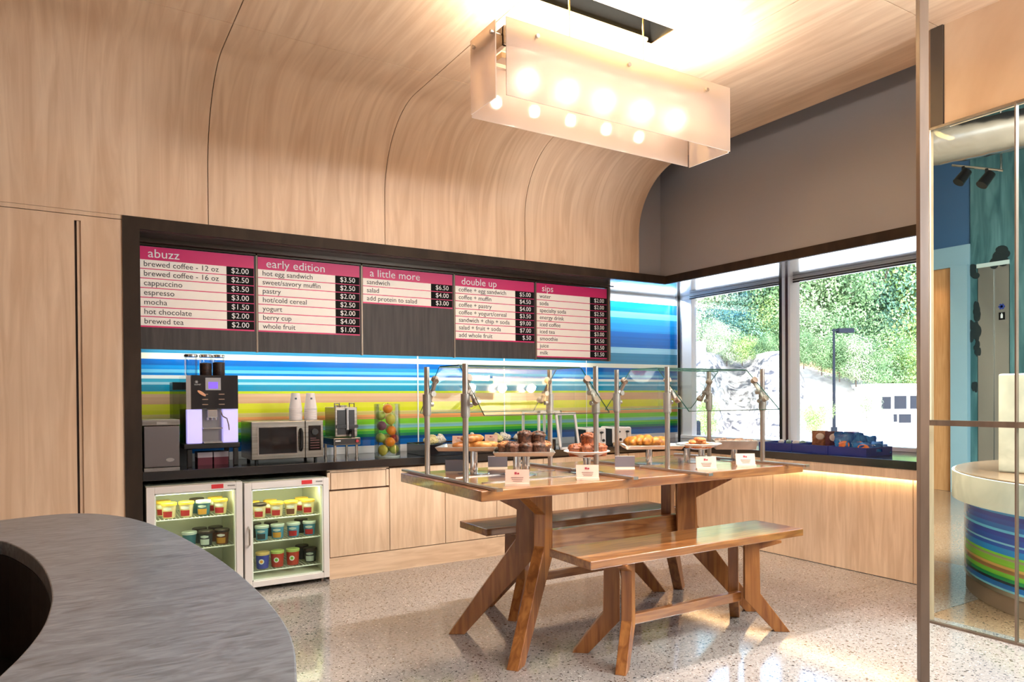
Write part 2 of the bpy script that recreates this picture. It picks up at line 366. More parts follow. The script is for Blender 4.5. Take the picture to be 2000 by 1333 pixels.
# dark frame around the niche and along the window head
b = B()
box(b, .276, .367, -.012, .30, 0, 2.341); box(b, .367, 4.652, -.012, .02, 2.27, 2.341); box(b, 4.632, 4.66, -2.33, -.012, 2.27, 2.341)
struct('trim_5', b, bronze)
b = B(); box(b, .367, 4.19, .02, .70, 2.272, 2.30); struct('ceiling_niche', b, shaded_soffit)
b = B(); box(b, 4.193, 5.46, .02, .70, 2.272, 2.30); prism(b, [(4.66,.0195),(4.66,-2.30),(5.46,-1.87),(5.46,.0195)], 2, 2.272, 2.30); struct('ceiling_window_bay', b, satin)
b = B(); box(b, .30, .365, .30, .62, 0, 2.27); struct('wall_niche_side', b, bronze)
# striped glass splashback in four sheets, steel joints
b = B()
for x0, x1 in ((.367, 2.4365), (2.4435, 3.268), (3.275, 4.186), (4.193, 5.385)): box(b, x0, x1, .60, .608, .813, 2.271)
struct('wall_niche', b, splash_m)
b = B()
for x in (2.44, 3.2715): box(b, x-.004, x+.004, .592, .60, .813, 2.27)
box(b, 4.1865, 4.1925, .6, .606, .813, 2.27)
struct('trim_6', b, M('pale_joint_strip', (.85,.88,.86,1), .3))
b = B(); box(b, -3.6, 5.5, .62, .70, -.1, 3.4); struct('wall_back_outer', b, grey_paint)
# menu side worktop and window side worktop (one L)
b = B()
prism(b, [(.367,0),(4.64,0),(4.64,-2.30),(5.385,-1.91),(5.385,.598),(.367,.598)], 2, .756, .812)
t = struct('worktop', b, black_top, bevel=.003); t['kind'] = None; del t['kind']; tag(t, 'long black stone worktop running under the menu boards and along the windows', 'worktop')
# windows: aluminium posts, head and sill, panes
WX = 5.40
alu = M('white_aluminium', (.86,.89,.92,1), .3); alud = M('dark_aluminium', sr(46,42,38), .35, metal=.4)
b = B()
box(b, WX-.02, WX+.05, .40, .66, .812, 2.272); box(b, WX-.05, WX+.04, -1.88, .66, .812, .845); box(b, WX-.03, WX+.04, -1.88, .66, 2.235, 2.272)
f1 = struct('window_1', b, alu, bevel=.003)
b = B(); box(b, WX-.055, WX-.045, .53, .56, .812, 2.272); box(b, WX-.035, WX-.03, .36, 1.0-.66, 2.228, 2.236); box(b, WX-.045, WX-.03, -1.88, .40, 2.226, 2.236); box(b, WX-.045, WX-.03, -1.88, .40, 2.25, 2.256); obj('dark_gasket', b, alud, f1)
b = B(); box(b, WX-.08, WX+.05, -.735, -.700, .845, 2.272); obj('mullion_side', b, alud, f1)
b = B(); box(b, WX-.085, WX+.05, -.765, -.735, .845, 2.272); obj('mullion_face', b, alu, f1)
b = B(); box(b, WX-.08, WX+.05, -.790, -.768, .845, 2.272); obj('mullion_far_side', b, M('maroon_gasket', sr(62,34,40), .4), f1)
b = B(); box(b, WX-.08, WX+.05, -.815, -.792, .845, 2.272); obj('mullion_edge', b, alu, f1)
b = B(); box(b, WX, WX+.006, -.70, .40, .845, 2.235); obj('pane', b, pane_glass, f1)
b = B(); box(b, WX, WX+.006, -1.88, -.815, .845, 2.235); obj('pane', b, pane_glass, f1)
b = B(); box(b, 5.44, 5.50, -1.86, .62, -.1, .812); box(b, 5.44, 5.50, -1.86, .62, 2.31, 3.46); struct('wall_window', b, grey_paint)
# base of the window counter: fascia band and recessed panels
b = B(); box(b, 4.645, 4.665, -2.30, -.0, .690, .756); box(b, 4.645, 4.70, .02-.02, .04, .15, .756); struct('trim_7', b, veneer_base)
b = B()
for y0, y1 in ((-1.115, .02), (-2.214, -1.119), (-2.30, -2.218)): box(b, 4.70, 4.72, y0, y1, .004, .756)
struct('wall_counter', b, veneer_base)
# plinth, then cabinet backs and carcass side
b = B(); box(b, 1.508, 4.70, .022, .05, 0, .146); struct('baseboard_back', b, veneer_h)
b = B(); box(b, 1.516, 4.70, .045, .06, .146, .756); box(b, .367, 1.50, .58, .60, 0, .756); box(b, 1.504, 1.516, .025, .60, .0, .756); struct('cabinet_back', b, M('joint_shadow_board_cab', sr(96,62,44), .7))
# angled partition between window bay and lobby, lobby shell
PA, PB = Vector((4.05,-2.69,0)), Vector((9.77,.385,0)); d = (PB-PA).normalized(); nrm = Vector((-d.y, d.x, 0))
b = B(); q = [PA, PB, PB+nrm*.04, PA+nrm*.04]; prism(b, [(p.x,p.y) for p in q], 2, 0, 4.99); struct('wall_partition', b, veneer_base)
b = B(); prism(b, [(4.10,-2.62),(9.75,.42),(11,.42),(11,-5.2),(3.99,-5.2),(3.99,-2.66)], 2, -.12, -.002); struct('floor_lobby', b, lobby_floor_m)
b = B(); prism(b, [(3.99,-2.68),(9.75,.5),(11,.5),(11,-5.2),(3.99,-5.2)], 2, 5.0, 5.05); struct('ceiling_lobby', b, M('lobby_black_ceiling', (.012,.012,.013,1), .7))
b = B(); box(b, 3.99, 10, -4.95, -4.9, 0, 5); box(b, 3.99, 4.02, -4.95, -2.66, 3.24, 5); struct('wall_lobby_side', b, grey_paint)
b = B(); box(b, 9.62, 9.70, -4.9, .42, 3.12, 5); struct('wall_lobby_upper', b, M('lobby_blue_paint', sr(66,104,142), .6))
b = B(); box(b, 9.60, 9.68, -.03, .42, 0, 2.86); struct('wall_lobby_wood', b, streak('lobby_veneer', sr(206,150,96), sr(226,172,118), (26,26,2), .45))
b = B(); box(b, 9.56, 9.70, -.24, .42, 2.86, 3.12); box(b, 9.50, 9.70, -.24, -.04, 0, 2.86); struct('wall_lobby_pillar', b, M('pale_blue_grey_paint', sr(150,186,200), .5))
teal = streak('teal_wash_concrete', sr(44,92,96), sr(96,140,142), (8, 8, 1.2), .6, 6, dist=1.2)
b = B(); box(b, 9.58, 9.66, -.32, -.24, 0, 5); box(b, 9.58, 9.66, -.68, -.32, 2.84, 5); box(b, 9.58, 9.66, -4.9, -.68, 0, 5); box(b, 9.66, 9.70, -4.9, .0, 0, 5); struct('wall_lobby_teal', b, teal)
# walls behind the camera
b = B(); box(b, -3.6, -3.5, -7.6, .05, 0, 3.3); struct('wall_left', b, veneer)
b = B(); box(b, -3.6, 4.1, -7.7, -7.6, 0, 3.3); struct('wall_rear', b, grey_paint)
b = B(); box(b, 3.985, 4.05, -7.6, -4.35, 0, 3.22); box(b, 3.985, 4.05, -7.6, -2.781, 2.69, 3.22); struct('wall_right', b, veneer)
b = B(); box(b, 3.98, 4.05, -2.712, -2.682, 2.69, 3.22); struct('trim_8', b, M('tan_jamb', sr(150,122,98), .5))
b = B(); box(b, 3.975, 4.06, -2.778, -2.714, 2.69, 3.22); struct('trim_9', b, M('brown_jamb', sr(72,60,50), .5))
# glazed screen to the lobby
b = B()
for z0, z1 in ((.0, .012), (1.078, 1.108), (2.676, 2.69)): box(b, 3.975, 4.0, -4.35, -2.685, z0, z1)
for y in (-2.69, -3.126, -3.75, -4.35): box(b, 3.972, 4.0, y, y+.007, 0, 2.69)
door = struct('door_1', b, bronze_post)
b = B()
for y0, y1 in ((-3.119, -2.683), (-3.743, -3.126), (-4.343, -3.75)):
    for z0, z1 in ((.012, 1.078), (1.108, 2.676)): box(b, 3.984, 3.990, y0, y1, z0, z1)
obj('pane', b, thin_glass('tinted_lobby_glass', (.86,.93,.92,1), .15), door)
b = B(); box(b, 3.962, 3.975, -2.716, -2.694, 1.108, 2.676); box(b, 3.962, 3.975, -2.694, -2.686, 0, 2.676); obj('jamb_strip', b, M('pale_jamb', sr(176,156,134), .4), door)
# slim bronze post standing in the cafe in front of the screen
b = B(); mt = Matrix.Translation((3.137,-3.130,0)) @ Matrix.Rotation(radians(-31.8), 4, 'Z'); box(b, -.0195, .0205, 0, .03, 0, 3.22, mat=mt)
t = obj('post', b, bronze_post, bevel=.002); tag(t, 'slim dark bronze post from floor to ceiling at the end of the window counter', 'post')

# ------------------------------------------------------------------ base cabinets
def cabinet(x0, x1, label, drawer=False, handle=False):
    t = thing('base_cabinet', ((x0+x1)/2, .02, 0), label, 'cabinet', 'veneered base cabinets under the menu worktop'); w2 = (x1-x0)/2-.0025
    if drawer:
        b = B(); box(b, -w2-.02, -w2, .003, .025, .62, .745); box(b, w2-.02, w2, .003, .025, .62, .745); box(b, -w2-.02, w2, .003, .025, .737, .754); obj('drawer_surround', b, veneer_base, t)
        b = B(); box(b, -w2+.006, w2-.024, .004, .025, .618, .733); obj('drawer', b, veneer_base, t)
        b = B(); box(b, -w2-.006, w2, 0, .025, .152, .606); obj('door', b, veneer_base, t)
    else:
        b = B(); box(b, -w2, w2, 0, .025, .152, .742); obj('door', b, veneer_base, t)
    return t
cabinet(1.516, 1.951, 'pale veneered cabinet with a drawer over a door, right of the display freezers', True)
cabinet(1.951, 2.397, 'plain pale veneered cupboard door directly right of the drawer cabinet')
cabinet(2.397, 2.847, 'plain pale veneered cupboard door behind the left end of the table')
cabinet(2.847, 3.292, 'plain pale veneered cupboard door seen between the table trestles, left one')
cabinet(3.292, 3.746, 'plain pale veneered cupboard door seen between the table trestles, middle one')
cabinet(3.746, 4.20, 'plain pale veneered cupboard door above the back bench, right one')
cabinet(4.20, 4.70, 'plain pale veneered cupboard door next to the inner corner of the counters')

# ------------------------------------------------------------------ menu boards
price_hd = [('abuzz', .055, .375, 1.088, [('brewed coffee - 12 oz','$2.00'),('brewed coffee - 16 oz','$2.50'),('cappuccino','$3.50'),('espresso','$3.00'),('mocha','$1.50'),('hot chocolate','$2.00'),('brewed tea','$2.00')]),
 ('early edition', .055, 1.100, 1.834, [('hot egg sandwich','$3.50'),('sweet/savory muffin','$2.50'),('pastry','$2.00'),('hot/cold cereal','$2.50'),('yogurt','$2.00'),('berry cup','$4.00'),('whole fruit','$1.00')]),
 ('a little more', .055, 1.846, 2.598, [('sandwich','$6.50'),('salad','$4.00'),('add protein to salad','$3.00')]),
 ('double up', .055, 2.610, 3.374, [('coffee + egg sandwich','$5.00'),('coffee + muffin','$4.50'),('coffee + pastry','$4.00'),('coffee + yogurt/cereal','$3.50'),('sandwich + chip + soda','$9.00'),('salad + fruit + soda','$7.00'),('add whole fruit','$.50')]),
 ('sips', .055, 3.386, 4.165, [('water','$2.00'),('soda','$2.00'),('specialty soda','$2.50'),('energy drink','$3.00'),('iced coffee','$3.00'),('iced tea','$3.00'),('smoothie','$4.50'),('juice','$1.50'),('milk','$1.50')])]
YB = .25
for ttl, ts, x0, x1, rows in price_hd:
    t = thing('menu_board', (x0, YB, 2.222), 'charcoal menu board headed "%s" on a magenta band' % ttl, 'menu board', 'menu boards across the top of the niche')
    W = x1-x0
    b = B(); box(b, 0, W, 0, .03, -.652, 0); obj('panel', b, boardm, t)
    b = B(); box(b, .002, W-.012, -.003, 0, -.085-.0604*len(rows)-.006, -.003); obj('magenta_sheet', b, magenta, t)
    h = text('heading', ttl, .078, whitem, t, (.055, -.0035, -.047), sx=1.05)
    for i, (a, p) in enumerate(rows):
        zt = -.087-.0604*i; zc = zt-.027
        b = B(); box(b, .002, W*.735, -.005, -.003, zt-.0545, zt); r1 = obj('item_strip', b, paper, t)
        b = B(); box(b, W*.735+.001, W-.014, -.005, -.003, zt-.0545, zt); r2 = obj('price_strip', b, blackp, t)
        text('item_lettering', a, .049, inkm, r1, (.03, -.0055, zc), sx=1.02); text('price_lettering', p, .050, whitem, r2, (W-.045, -.0055, zc), align='RIGHT', sx=1.02)
b = B()
for x in (1.094, 1.840, 2.604, 3.380): box(b, x-.0055, x+.0055, YB-.004, YB+.02, 1.565, 2.25)
box(b, 4.166, 4.190, YB-.01, YB+.03, 1.568, 2.27)
struct('trim_10', b, M('pewter_strip', sr(120,104,88), .4, metal=.5))
b = B(); box(b, .368, 4.19, YB-.06, YB-.045, 2.236, 2.246); box(b, .368, 4.19, YB-.004, YB+.04, 2.226, 2.272); struct('trim_11', b, M('rail_dark', sr(58,46,34), .3, metal=.4))
b = B(); prism(b, [(-3.7,-7.7),(4.1,-7.7),(4.1,-2.66),(5.5,-1.9),(5.5,.75),(-3.7,.75)], 2, 3.80, 3.86); struct('roof', b, grey_paint)
b = B(); box(b, 5.44, 5.50, -1.86, .62, 3.46, 3.80); box(b, -3.6, 5.5, .62, .70, 3.4, 3.80); box(b, -3.7, -3.6, -7.7, .70, 0, 3.8); box(b, -3.6, 4.1, -7.8, -7.7, 0, 3.8); box(b, 4.05, 4.10, -7.6, -4.9, 0, 3.8); struct('wall_outer', b, grey_paint)
# ------------------------------------------------------------------ table and benches
def leg_member(b, prof, th, axis_pt, dirv, mat_i=0):
    """planar timber: outline (s,z) in the vertical plane through axis_pt along dirv, thickness th"""
    d = Vector((dirv[0], dirv[1], 0)).normalized(); n = Vector((-d.y, d.x, 0))
    A = Vector((axis_pt[0], axis_pt[1], 0))
    lo = [b.verts.new(A + d*s + n*(-th/2) + Vector((0,0,z))) for s, z in prof]
    hi = [b.verts.new(A + d*s + n*(th/2) + Vector((0,0,z))) for s, z in prof]
    k = len(prof)
    for i in range(k): b.faces.new((lo[i], lo[(i+1)%k], hi[(i+1)%k], hi[i]))
    b.faces.new(lo); b.faces.new(hi)
T = thing('dining_table', (2.545, -1.735, 0), 'tall oak trestle table carrying the pastry display between two benches', 'table')
b = B(); box(b, -1.06, 1.06, -.445, .445, .803, .85); obj('tabletop', b, oak, T, bevel=.004, rz=radians(-.6))
for sx in (-1, 1):
    for sy in (-1, 1):
        b = B()
        s = .46
        prof = [(.0,.786),(.0,.46),(.075,.40),(s-.055,0),(s+.03,0),(s+.035,.012),(.135,.50),(.135,.655),(.33,.765),(.33,.803),(.0,.803)]
        prof = [(.015,.803),(.015,.43),(s-.055,0),(s+.03,0),(.132,.50),(.125,.66),(.33,.765),(.33,.803)]
        leg_member(b, prof, .060, (sx*.445, sy*.034), (sx*.375, sy*.265))
        obj('leg', b, oak_leg, T, bevel=.004)
b = B(); box(b, -.50, .50, -.022, .022, .452, .552); obj('stretcher', b, oak, T, bevel=.003)
def bench(loc, label, rz):
    t = thing('bench', loc, label, 'bench', 'oak benches along the table', rz)
    b = B(); box(b, -.72, .72, -.162, .162, .485, .525); obj('seat', b, oak, t, bevel=.004)
    for sx in (-1, 1):
        for sy in (-1, 1):
            b = B(); s = .215
            leg_member(b, [(.012,.485),(.012,.165),(s-.05,0),(s+.028,0),(.092,.20),(.088,.435),(.20,.470),(.20,.485)], .052, (sx*.385, sy*.030), (sx*.155, sy*.125))
            obj('leg', b, oak_leg, t, bevel=.003)
    b = B(); box(b, -.40, .40, -.016, .016, .145, .195); obj('stretcher', b, oak, t, bevel=.003)
    return t
bench((2.655, -2.185, 0), 'oak bench in the foreground on the near side of the tall table', radians(-.8))
bench((2.655, -1.262, 0), 'oak bench on the far side of the tall table, by the cabinets', radians(-.6))

# ------------------------------------------------------------------ pendant lamp
def frosted(name):
    m = bpy.data.materials.new(name); m.use_nodes = True; n = m.node_tree; n.nodes.clear(); L = n.links
    o = n.nodes.new('ShaderNodeOutputMaterial')
    tr = n.nodes.new('ShaderNodeBsdfTranslucent'); tr.inputs[0].default_value = (.66,.55,.48,1)
    df = n.nodes.new('ShaderNodeBsdfDiffuse'); df.inputs[0].default_value = (.64,.55,.49,1)
    tp = n.nodes.new('ShaderNodeBsdfRefraction'); tp.inputs[0].default_value = (1,.95,.90,1); tp.inputs['IOR'].default_value = 1.3; tp.inputs['Roughness'].default_value = .62
    gl = n.nodes.new('ShaderNodeBsdfGlossy'); gl.inputs['Roughness'].default_value = .10
    x1 = n.nodes.new('ShaderNodeMixShader'); x1.inputs[0].default_value = .45; L.new(tr.outputs[0], x1.inputs[1]); L.new(df.outputs[0], x1.inputs[2])
    x2 = n.nodes.new('ShaderNodeMixShader'); x2.inputs[0].default_value = .38; L.new(x1.outputs[0], x2.inputs[1]); L.new(tp.outputs[0], x2.inputs[2])
    x3 = n.nodes.new('ShaderNodeMixShader'); x3.inputs[0].default_value = .03; L.new(x2.outputs[0], x3.inputs[1]); L.new(gl.outputs[0], x3.inputs[2]); L.new(x3.outputs[0], o.inputs[0])
    return m
fro = frosted('frosted_acrylic')
edge_em = M('bright_acrylic_edge', (1,.93,.86,1), .3)
P = thing('pendant_lamp', (2.39, -1.92, 2.60), 'long frosted acrylic pendant lamp with five glowing bulbs below the ceiling slot', 'lamp')
zt = .35
def panel(x0, x1, y0, y1, name):
    b = B(); v, fs = box(b, x0, x1, y0, y1, 0, zt)
    for f in fs:
        f.normal_update()
        big = f.calc_area() > .3*(max(x1-x0, y1-y0)*zt) and f.calc_area() > .02
        f.material_index = 0 if big else 1
    obj(name, b, [fro, edge_em], P)
panel(-.716, .733, -.163, -.158, 'front_panel'); panel(-.723, .722, .145, .150, 'back_panel'); panel(-.745, -.740, -.115, .118, 'end_panel'); panel(.741, .746, -.140, .156, 'end_panel')
b = B(); 
for y in (-.11, .10): box(b, -.70, .70, y-.01, y+.01, .25, .335)
box(b, -.70, -.68, -.11, .10, .25, .335); box(b, .68, .70, -.11, .10, .25, .335); obj('inner_frame', b, M('lamp_frame_nickel', (.50,.42,.34,1), .3, metal=.9), P)
b = B(); box(b, -.66, .66, -.03, .03, .235, .26); obj('lamp_bar', b, MATS['lamp_frame_nickel'], P)
bulb_m = M('glowing_bulb', (1,.9,.8,1), .4, emit=(1,.82,.70,1), es=27)
for i, x in enumerate((-.501, -.264, -.026, .226, .471)):
    b = B(); blob(b, (x, 0, .172), (.030,.030,.034), 16, 10); obj('bulb', b, bulb_m, P, smooth=True)
    b = B(); tube(b, (x, 0, .20), (x, 0, .245), .014); obj('socket', b, white, P, smooth=True)
for x in (-.245, .245):
    b = B(); tube(b, (x, 0, .26), (x, 0, 1.14), .0045, n=8); obj('suspension_rod', b, M('brass_rod', (.72,.52,.22,1), .3, metal=.9), P)
for p0, p1 in (((-.555,-.168,.298),(-.555,-.11,.298)), ((-.007,-.168,.298),(-.007,-.11,.298)), ((.542,-.168,.294),(.542,-.11,.294)), ((-.75,-.115+.015,.298),(-.70,-.10,.298)), ((-.75,.066,.298),(-.70,.066,.298))):
    b = B(); q0, q1 = Vector(p0), Vector(p1); d = (q1-q0).normalized(); tube(b, q0, q1, .004, n=8); tube(b, q0-d*.012, q0, .010, n=14); obj('standoff_screw', b, steel_p, P, smooth=True)
b = B(); tube(b, (2.02, HY0+.012, 3.262), (2.79, HY0+.012, 3.262), .011, n=12)
t = obj('cove_tube', b, M('cove_glow', (1,.8,.4,1), .4, emit=(1,.72,.28,1), es=3.2), smooth=True); tag(t, 'glowing warm strip lamp along the back edge of the ceiling slot', 'strip lamp')

# ------------------------------------------------------------------ front desk (foreground left)
outer = [(-.835,-2.381),(-.70,-2.22),(-.543,-2.093),(-.40,-1.985),(-.26,-1.905),(-.13,-1.86),(-.029,-1.840),(.060,-1.885),(.150,-2.02),(.214,-2.217),(.271,-2.504),(.312,-2.859),(.329,-3.148),(.330,-3.423),(.313,-3.616),(.269,-3.798),(.229,-3.933),(.159,-4.114),(.06,-4.29)]
inner = [(-.06,-4.36),(-.20,-3.96),(-.164,-3.797),(-.115,-3.62),(-.09,-3.538),(-.064,-3.435),(-.043,-3.306),(-.036,-3.184),(-.034,-3.09),(-.040,-2.96),(-.051,-2.83),(-.068,-2.70),(-.090,-2.58),(-.120,-2.46),(-.150,-2.36),(-.178,-2.297),(-.30,-2.24),(-.46,-2.27),(-.60,-2.36),(-.76,-2.52)]
def smooth_poly(pts, it=2):
    for _ in range(it):
        q = [pts[0]]
        for a, c in zip(pts, pts[1:]): q += [(a[0]*.75+c[0]*.25, a[1]*.75+c[1]*.25), (a[0]*.25+c[0]*.75, a[1]*.25+c[1]*.75)]
        q.append(pts[-1]); pts = q
    return pts
# the far edge and the right edge bound the slab, the inner curve is the staff side
so, si = smooth_poly(outer), smooth_poly(inner)
D = thing('front_desk', (-.1, -3.2, 0), 'curved front desk with a wide honed grey stone top, near left corner', 'desk')
off = Vector((.1, 3.2))
b = B(); prism(b, [(x+off.x, y+off.y) for x, y in so+si], 2, .81, .85); obj('desk_top', b, desk_m, D, bevel=.003)
def wall_strip(b, pts, dx, z0, z1):
    c = Vector((sum(p[0] for p in pts)/len(pts), sum(p[1] for p in pts)/len(pts)))
    for a, e in zip(pts, pts[1:]):
        a, e = Vector(a), Vector(e); t = (e-a); 
        if t.length < 1e-5: continue
        t.normalize(); n = Vector((t.y, -t.x))*dx
        prism(b, [(a.x+off.x,a.y+off.y),(e.x+off.x,e.y+off.y),(e.x+n.x+off.x,e.y+n.y+off.y),(a.x+n.x+off.x,a.y+n.y+off.y)], 2, z0, z1)
b = B(); wall_strip(b, inner, .02, .0, .809); obj('inner_skirt', b, M('dark_brown_laminate', sr(40,30,27), .5), D)
b = B(); wall_strip(b, [(x, y) for x, y in outer], .03, 0, .809); obj('outer_skirt', b, splash_m, D)
b = B(); prism(b, [(x+off.x, y+off.y) for x, y in inner+[(-.95,-2.7),(-1.0,-4.0),(-.4,-4.4)]], 2, .50, .52); obj('lower_shelf', b, M('desk_shelf_black', (.006,.005,.005,1), .6), D)
# ------------------------------------------------------------------ display freezers
fr_in = M('freezer_liner', sr(214,216,196), .4)
seal = M('pale_gasket', sr(225,232,222), .4)
dial_m = M('bezel_grey', (.35,.35,.36,1), .4)
def freezer(x0, x1, zt, label, door_handle):
    w = (x1-x0)/2; t = thing('display_freezer', ((x0+x1)/2, 0, 0), label, 'freezer', 'glass-fronted display freezers under the worktop')
    b = B()
    box(b, -w, -w+.035, .02, .55, .03, zt); box(b, w-.035, w, .02, .55, .03, zt); box(b, -w+.035, w-.035, .02, .55, zt-.04, zt); box(b, -w+.035, w-.035, .02, .55, .03, .07); box(b, -w+.035, w-.035, .50, .55, .07, zt-.04)
    obj('body', b, fr_in, t, bevel=.003)
    b = B(); ft = .045
    box(b, -w, -w+ft, -.025, .018, .03, zt-.002); box(b, w-ft+.005, w, -.025, .018, .03, zt-.002); box(b, -w+ft, w-ft+.005, -.025, .018, zt-.045, zt-.002); box(b, -w+ft, w-ft+.005, -.025, .018, .03, .068)
    dr = obj('door_frame', b, white_metal, t, bevel=.003)
    b = B(); g = .008
    for bx in ((-w+ft, -w+ft+g, .068, zt-.045), (w-ft-g+.005, w-ft+.005, .068, zt-.045)): box(b, bx[0], bx[1], -.018, .012, bx[2], bx[3])
    for bz in (.068, zt-.045-g): box(b, -w+ft, w-ft+.005, -.018, .012, bz, bz+g)
    obj('door_gasket', b, seal, dr)
    b = B(); box(b, -w+ft, w-ft+.005, -.004, .0, .07, zt-.047); obj('door_glass', b, thin_glass('freezer_glass', (.93,.97,.94,1), .55), dr)
    if door_handle:
        b = B(); hx = -w+.022; path(b, [(hx, -.025, .425), (hx, -.055, .41), (hx, -.055, .315), (hx, -.025, .30)], .006); obj('handle', b, steel_p, dr, smooth=True)
    b = B(); box(b, w-.185, w-.115, -.028, -.0252, zt-.034, zt-.008); obj('red_sticker', b, M('red_sticker', sr(206,38,44), .5), dr)
    sq = [text('t', 'maxx', .017, inkm, None, (w-.09, -.027, zt-.020), sx=1.2)]; join_mesh('maker_lettering', sq, inkm, dr)
    for sx in (-w+.05, w-.03):
        b = B(); tube(b, (sx, .04, 0), (sx, .04, .03), .014, n=10); obj('foot', b, steel_p, t)
        b = B(); tube(b, (sx if sx < 0 else sx-.02, .48, 0), (sx if sx < 0 else sx-.02, .48, .03), .014, n=10); obj('foot', b, steel_p, t)
    b = B(); tube(b, (-w+.05, .055, zt-.056), (w-.05, .055, zt-.056), .008, n=10); obj('light_tube', b, M('freezer_tube', (1,1,.9,1), .4, emit=(1,.98,.72,1), es=2.6), t)
    l = lamp('freezer_lamp', 'AREA', ((x0+x1)/2, .07, zt-.066), .55, (1, .98, .62), dir=(0, .35, -1), shape='RECTANGLE', size=2*w-.1, size_y=.02)
    return t
FZ = [freezer(.384, .934, .722, 'left glass-door display freezer holding yellow-lidded ice cream tubs, partly hidden by the desk', False),
      freezer(.945, 1.495, .710, 'right glass-door display freezer with handle, fully stocked with three shelves of tubs', True)]
wire = M('white_wire', (.78,.80,.74,1), .35)
def shelf(fz, x0, x1, z, y0=.045, y1=.48):
    cx = fz.location.x; b = B()
    tube(b, (x0-cx, y0, z), (x1-cx, y0, z), .0045, n=8); tube(b, (x0-cx, y1, z), (x1-cx, y1, z), .0035, n=8)
    n = 22
    for i in range(n): 
        x = x0-cx+(x1-x0)*i/(n-1); tube(b, (x, y0, z+.0005), (x, y1, z+.0005), .0022, n=5)
    obj('wire_shelf', b, wire, fz)
shelf(FZ[1], .985, 1.455, .453); shelf(FZ[1], .985, 1.455, .303); shelf(FZ[1], .985, 1.455, .113)
shelf(FZ[0], .425, .895, .502); shelf(FZ[0], .425, .895, .306); shelf(FZ[0], .425, .895, .113)
def tub(loc, rz, body, lid, mark, oval, label, group, z=0):
    t = thing('ice_cream_tub', loc, label, 'ice cream tub', group, rz)
    b = B(); lathe(b, 0, 0, [(.033,0),(.036,.004),(.042,.084),(.043,.086)], 22); obj('tub_body', b, body, t, smooth=True)
    b = B(); lathe(b, 0, 0, [(.0445,.078),(.046,.080),(.046,.093),(.043,.096)], 22); obj('lid', b, lid, t, smooth=True)
    if mark is not None:   # printed panel wrapped on the front
        b = B(); n = 8
        for z0, z1, m_i, a in ((.008,.044,0,.75), (.050,.070,1,.62)):
            def pt(i, z): 
                an = -pi/2-a+2*a*i/n; r = .036+(z-.004)*.075+.0008
                return (r*cos(an), r*sin(an), z)
            for i in range(n):
                k = 1-abs((i+.5)/n-.5)*1.1 if m_i == 1 else 1
                zc, hh = (z0+z1)/2, (z1-z0)/2*k
                f = b.faces.new([b.verts.new(pt(i, zc-hh)), b.verts.new(pt(i+1, zc-hh)), b.verts.new(pt(i+1, zc+hh)), b.verts.new(pt(i, zc+hh))]); f.material_index = m_i
        obj('printed_label', b, [mark, oval], t)
    return t
tw = M('tub_oval_white', (.85,.84,.80,1), .4)
yel = gold_lid; crm = cream
red = M('tub_berry_red', sr(176,40,44), .45); brn = M('tub_brown', sr(112,62,40), .45); teal_t = M('tub_teal', sr(70,120,130), .45); blu = M('tub_light_blue', sr(92,160,190), .45)
drk = M('tub_dark_lid', sr(58,44,38), .4); pal = M('tub_pale_lid', sr(196,210,200), .4); gold = M('tub_gold', sr(206,150,60), .45)
dk = M('tub_charcoal', sr(56,60,62), .45); vio = M('tub_violet_blue', sr(66,76,168), .45); org = M('tub_orange_disc', sr(240,160,50), .45); grn = M('tub_green_disc', sr(120,190,60), .45); brick = M('tub_brick_red', sr(190,66,48), .45); glid = M('tub_green_lid', sr(176,196,110), .4)
zA, zB_, zC_ = .4578, .3078, .1178
G = 'ice cream tubs in the display freezers'
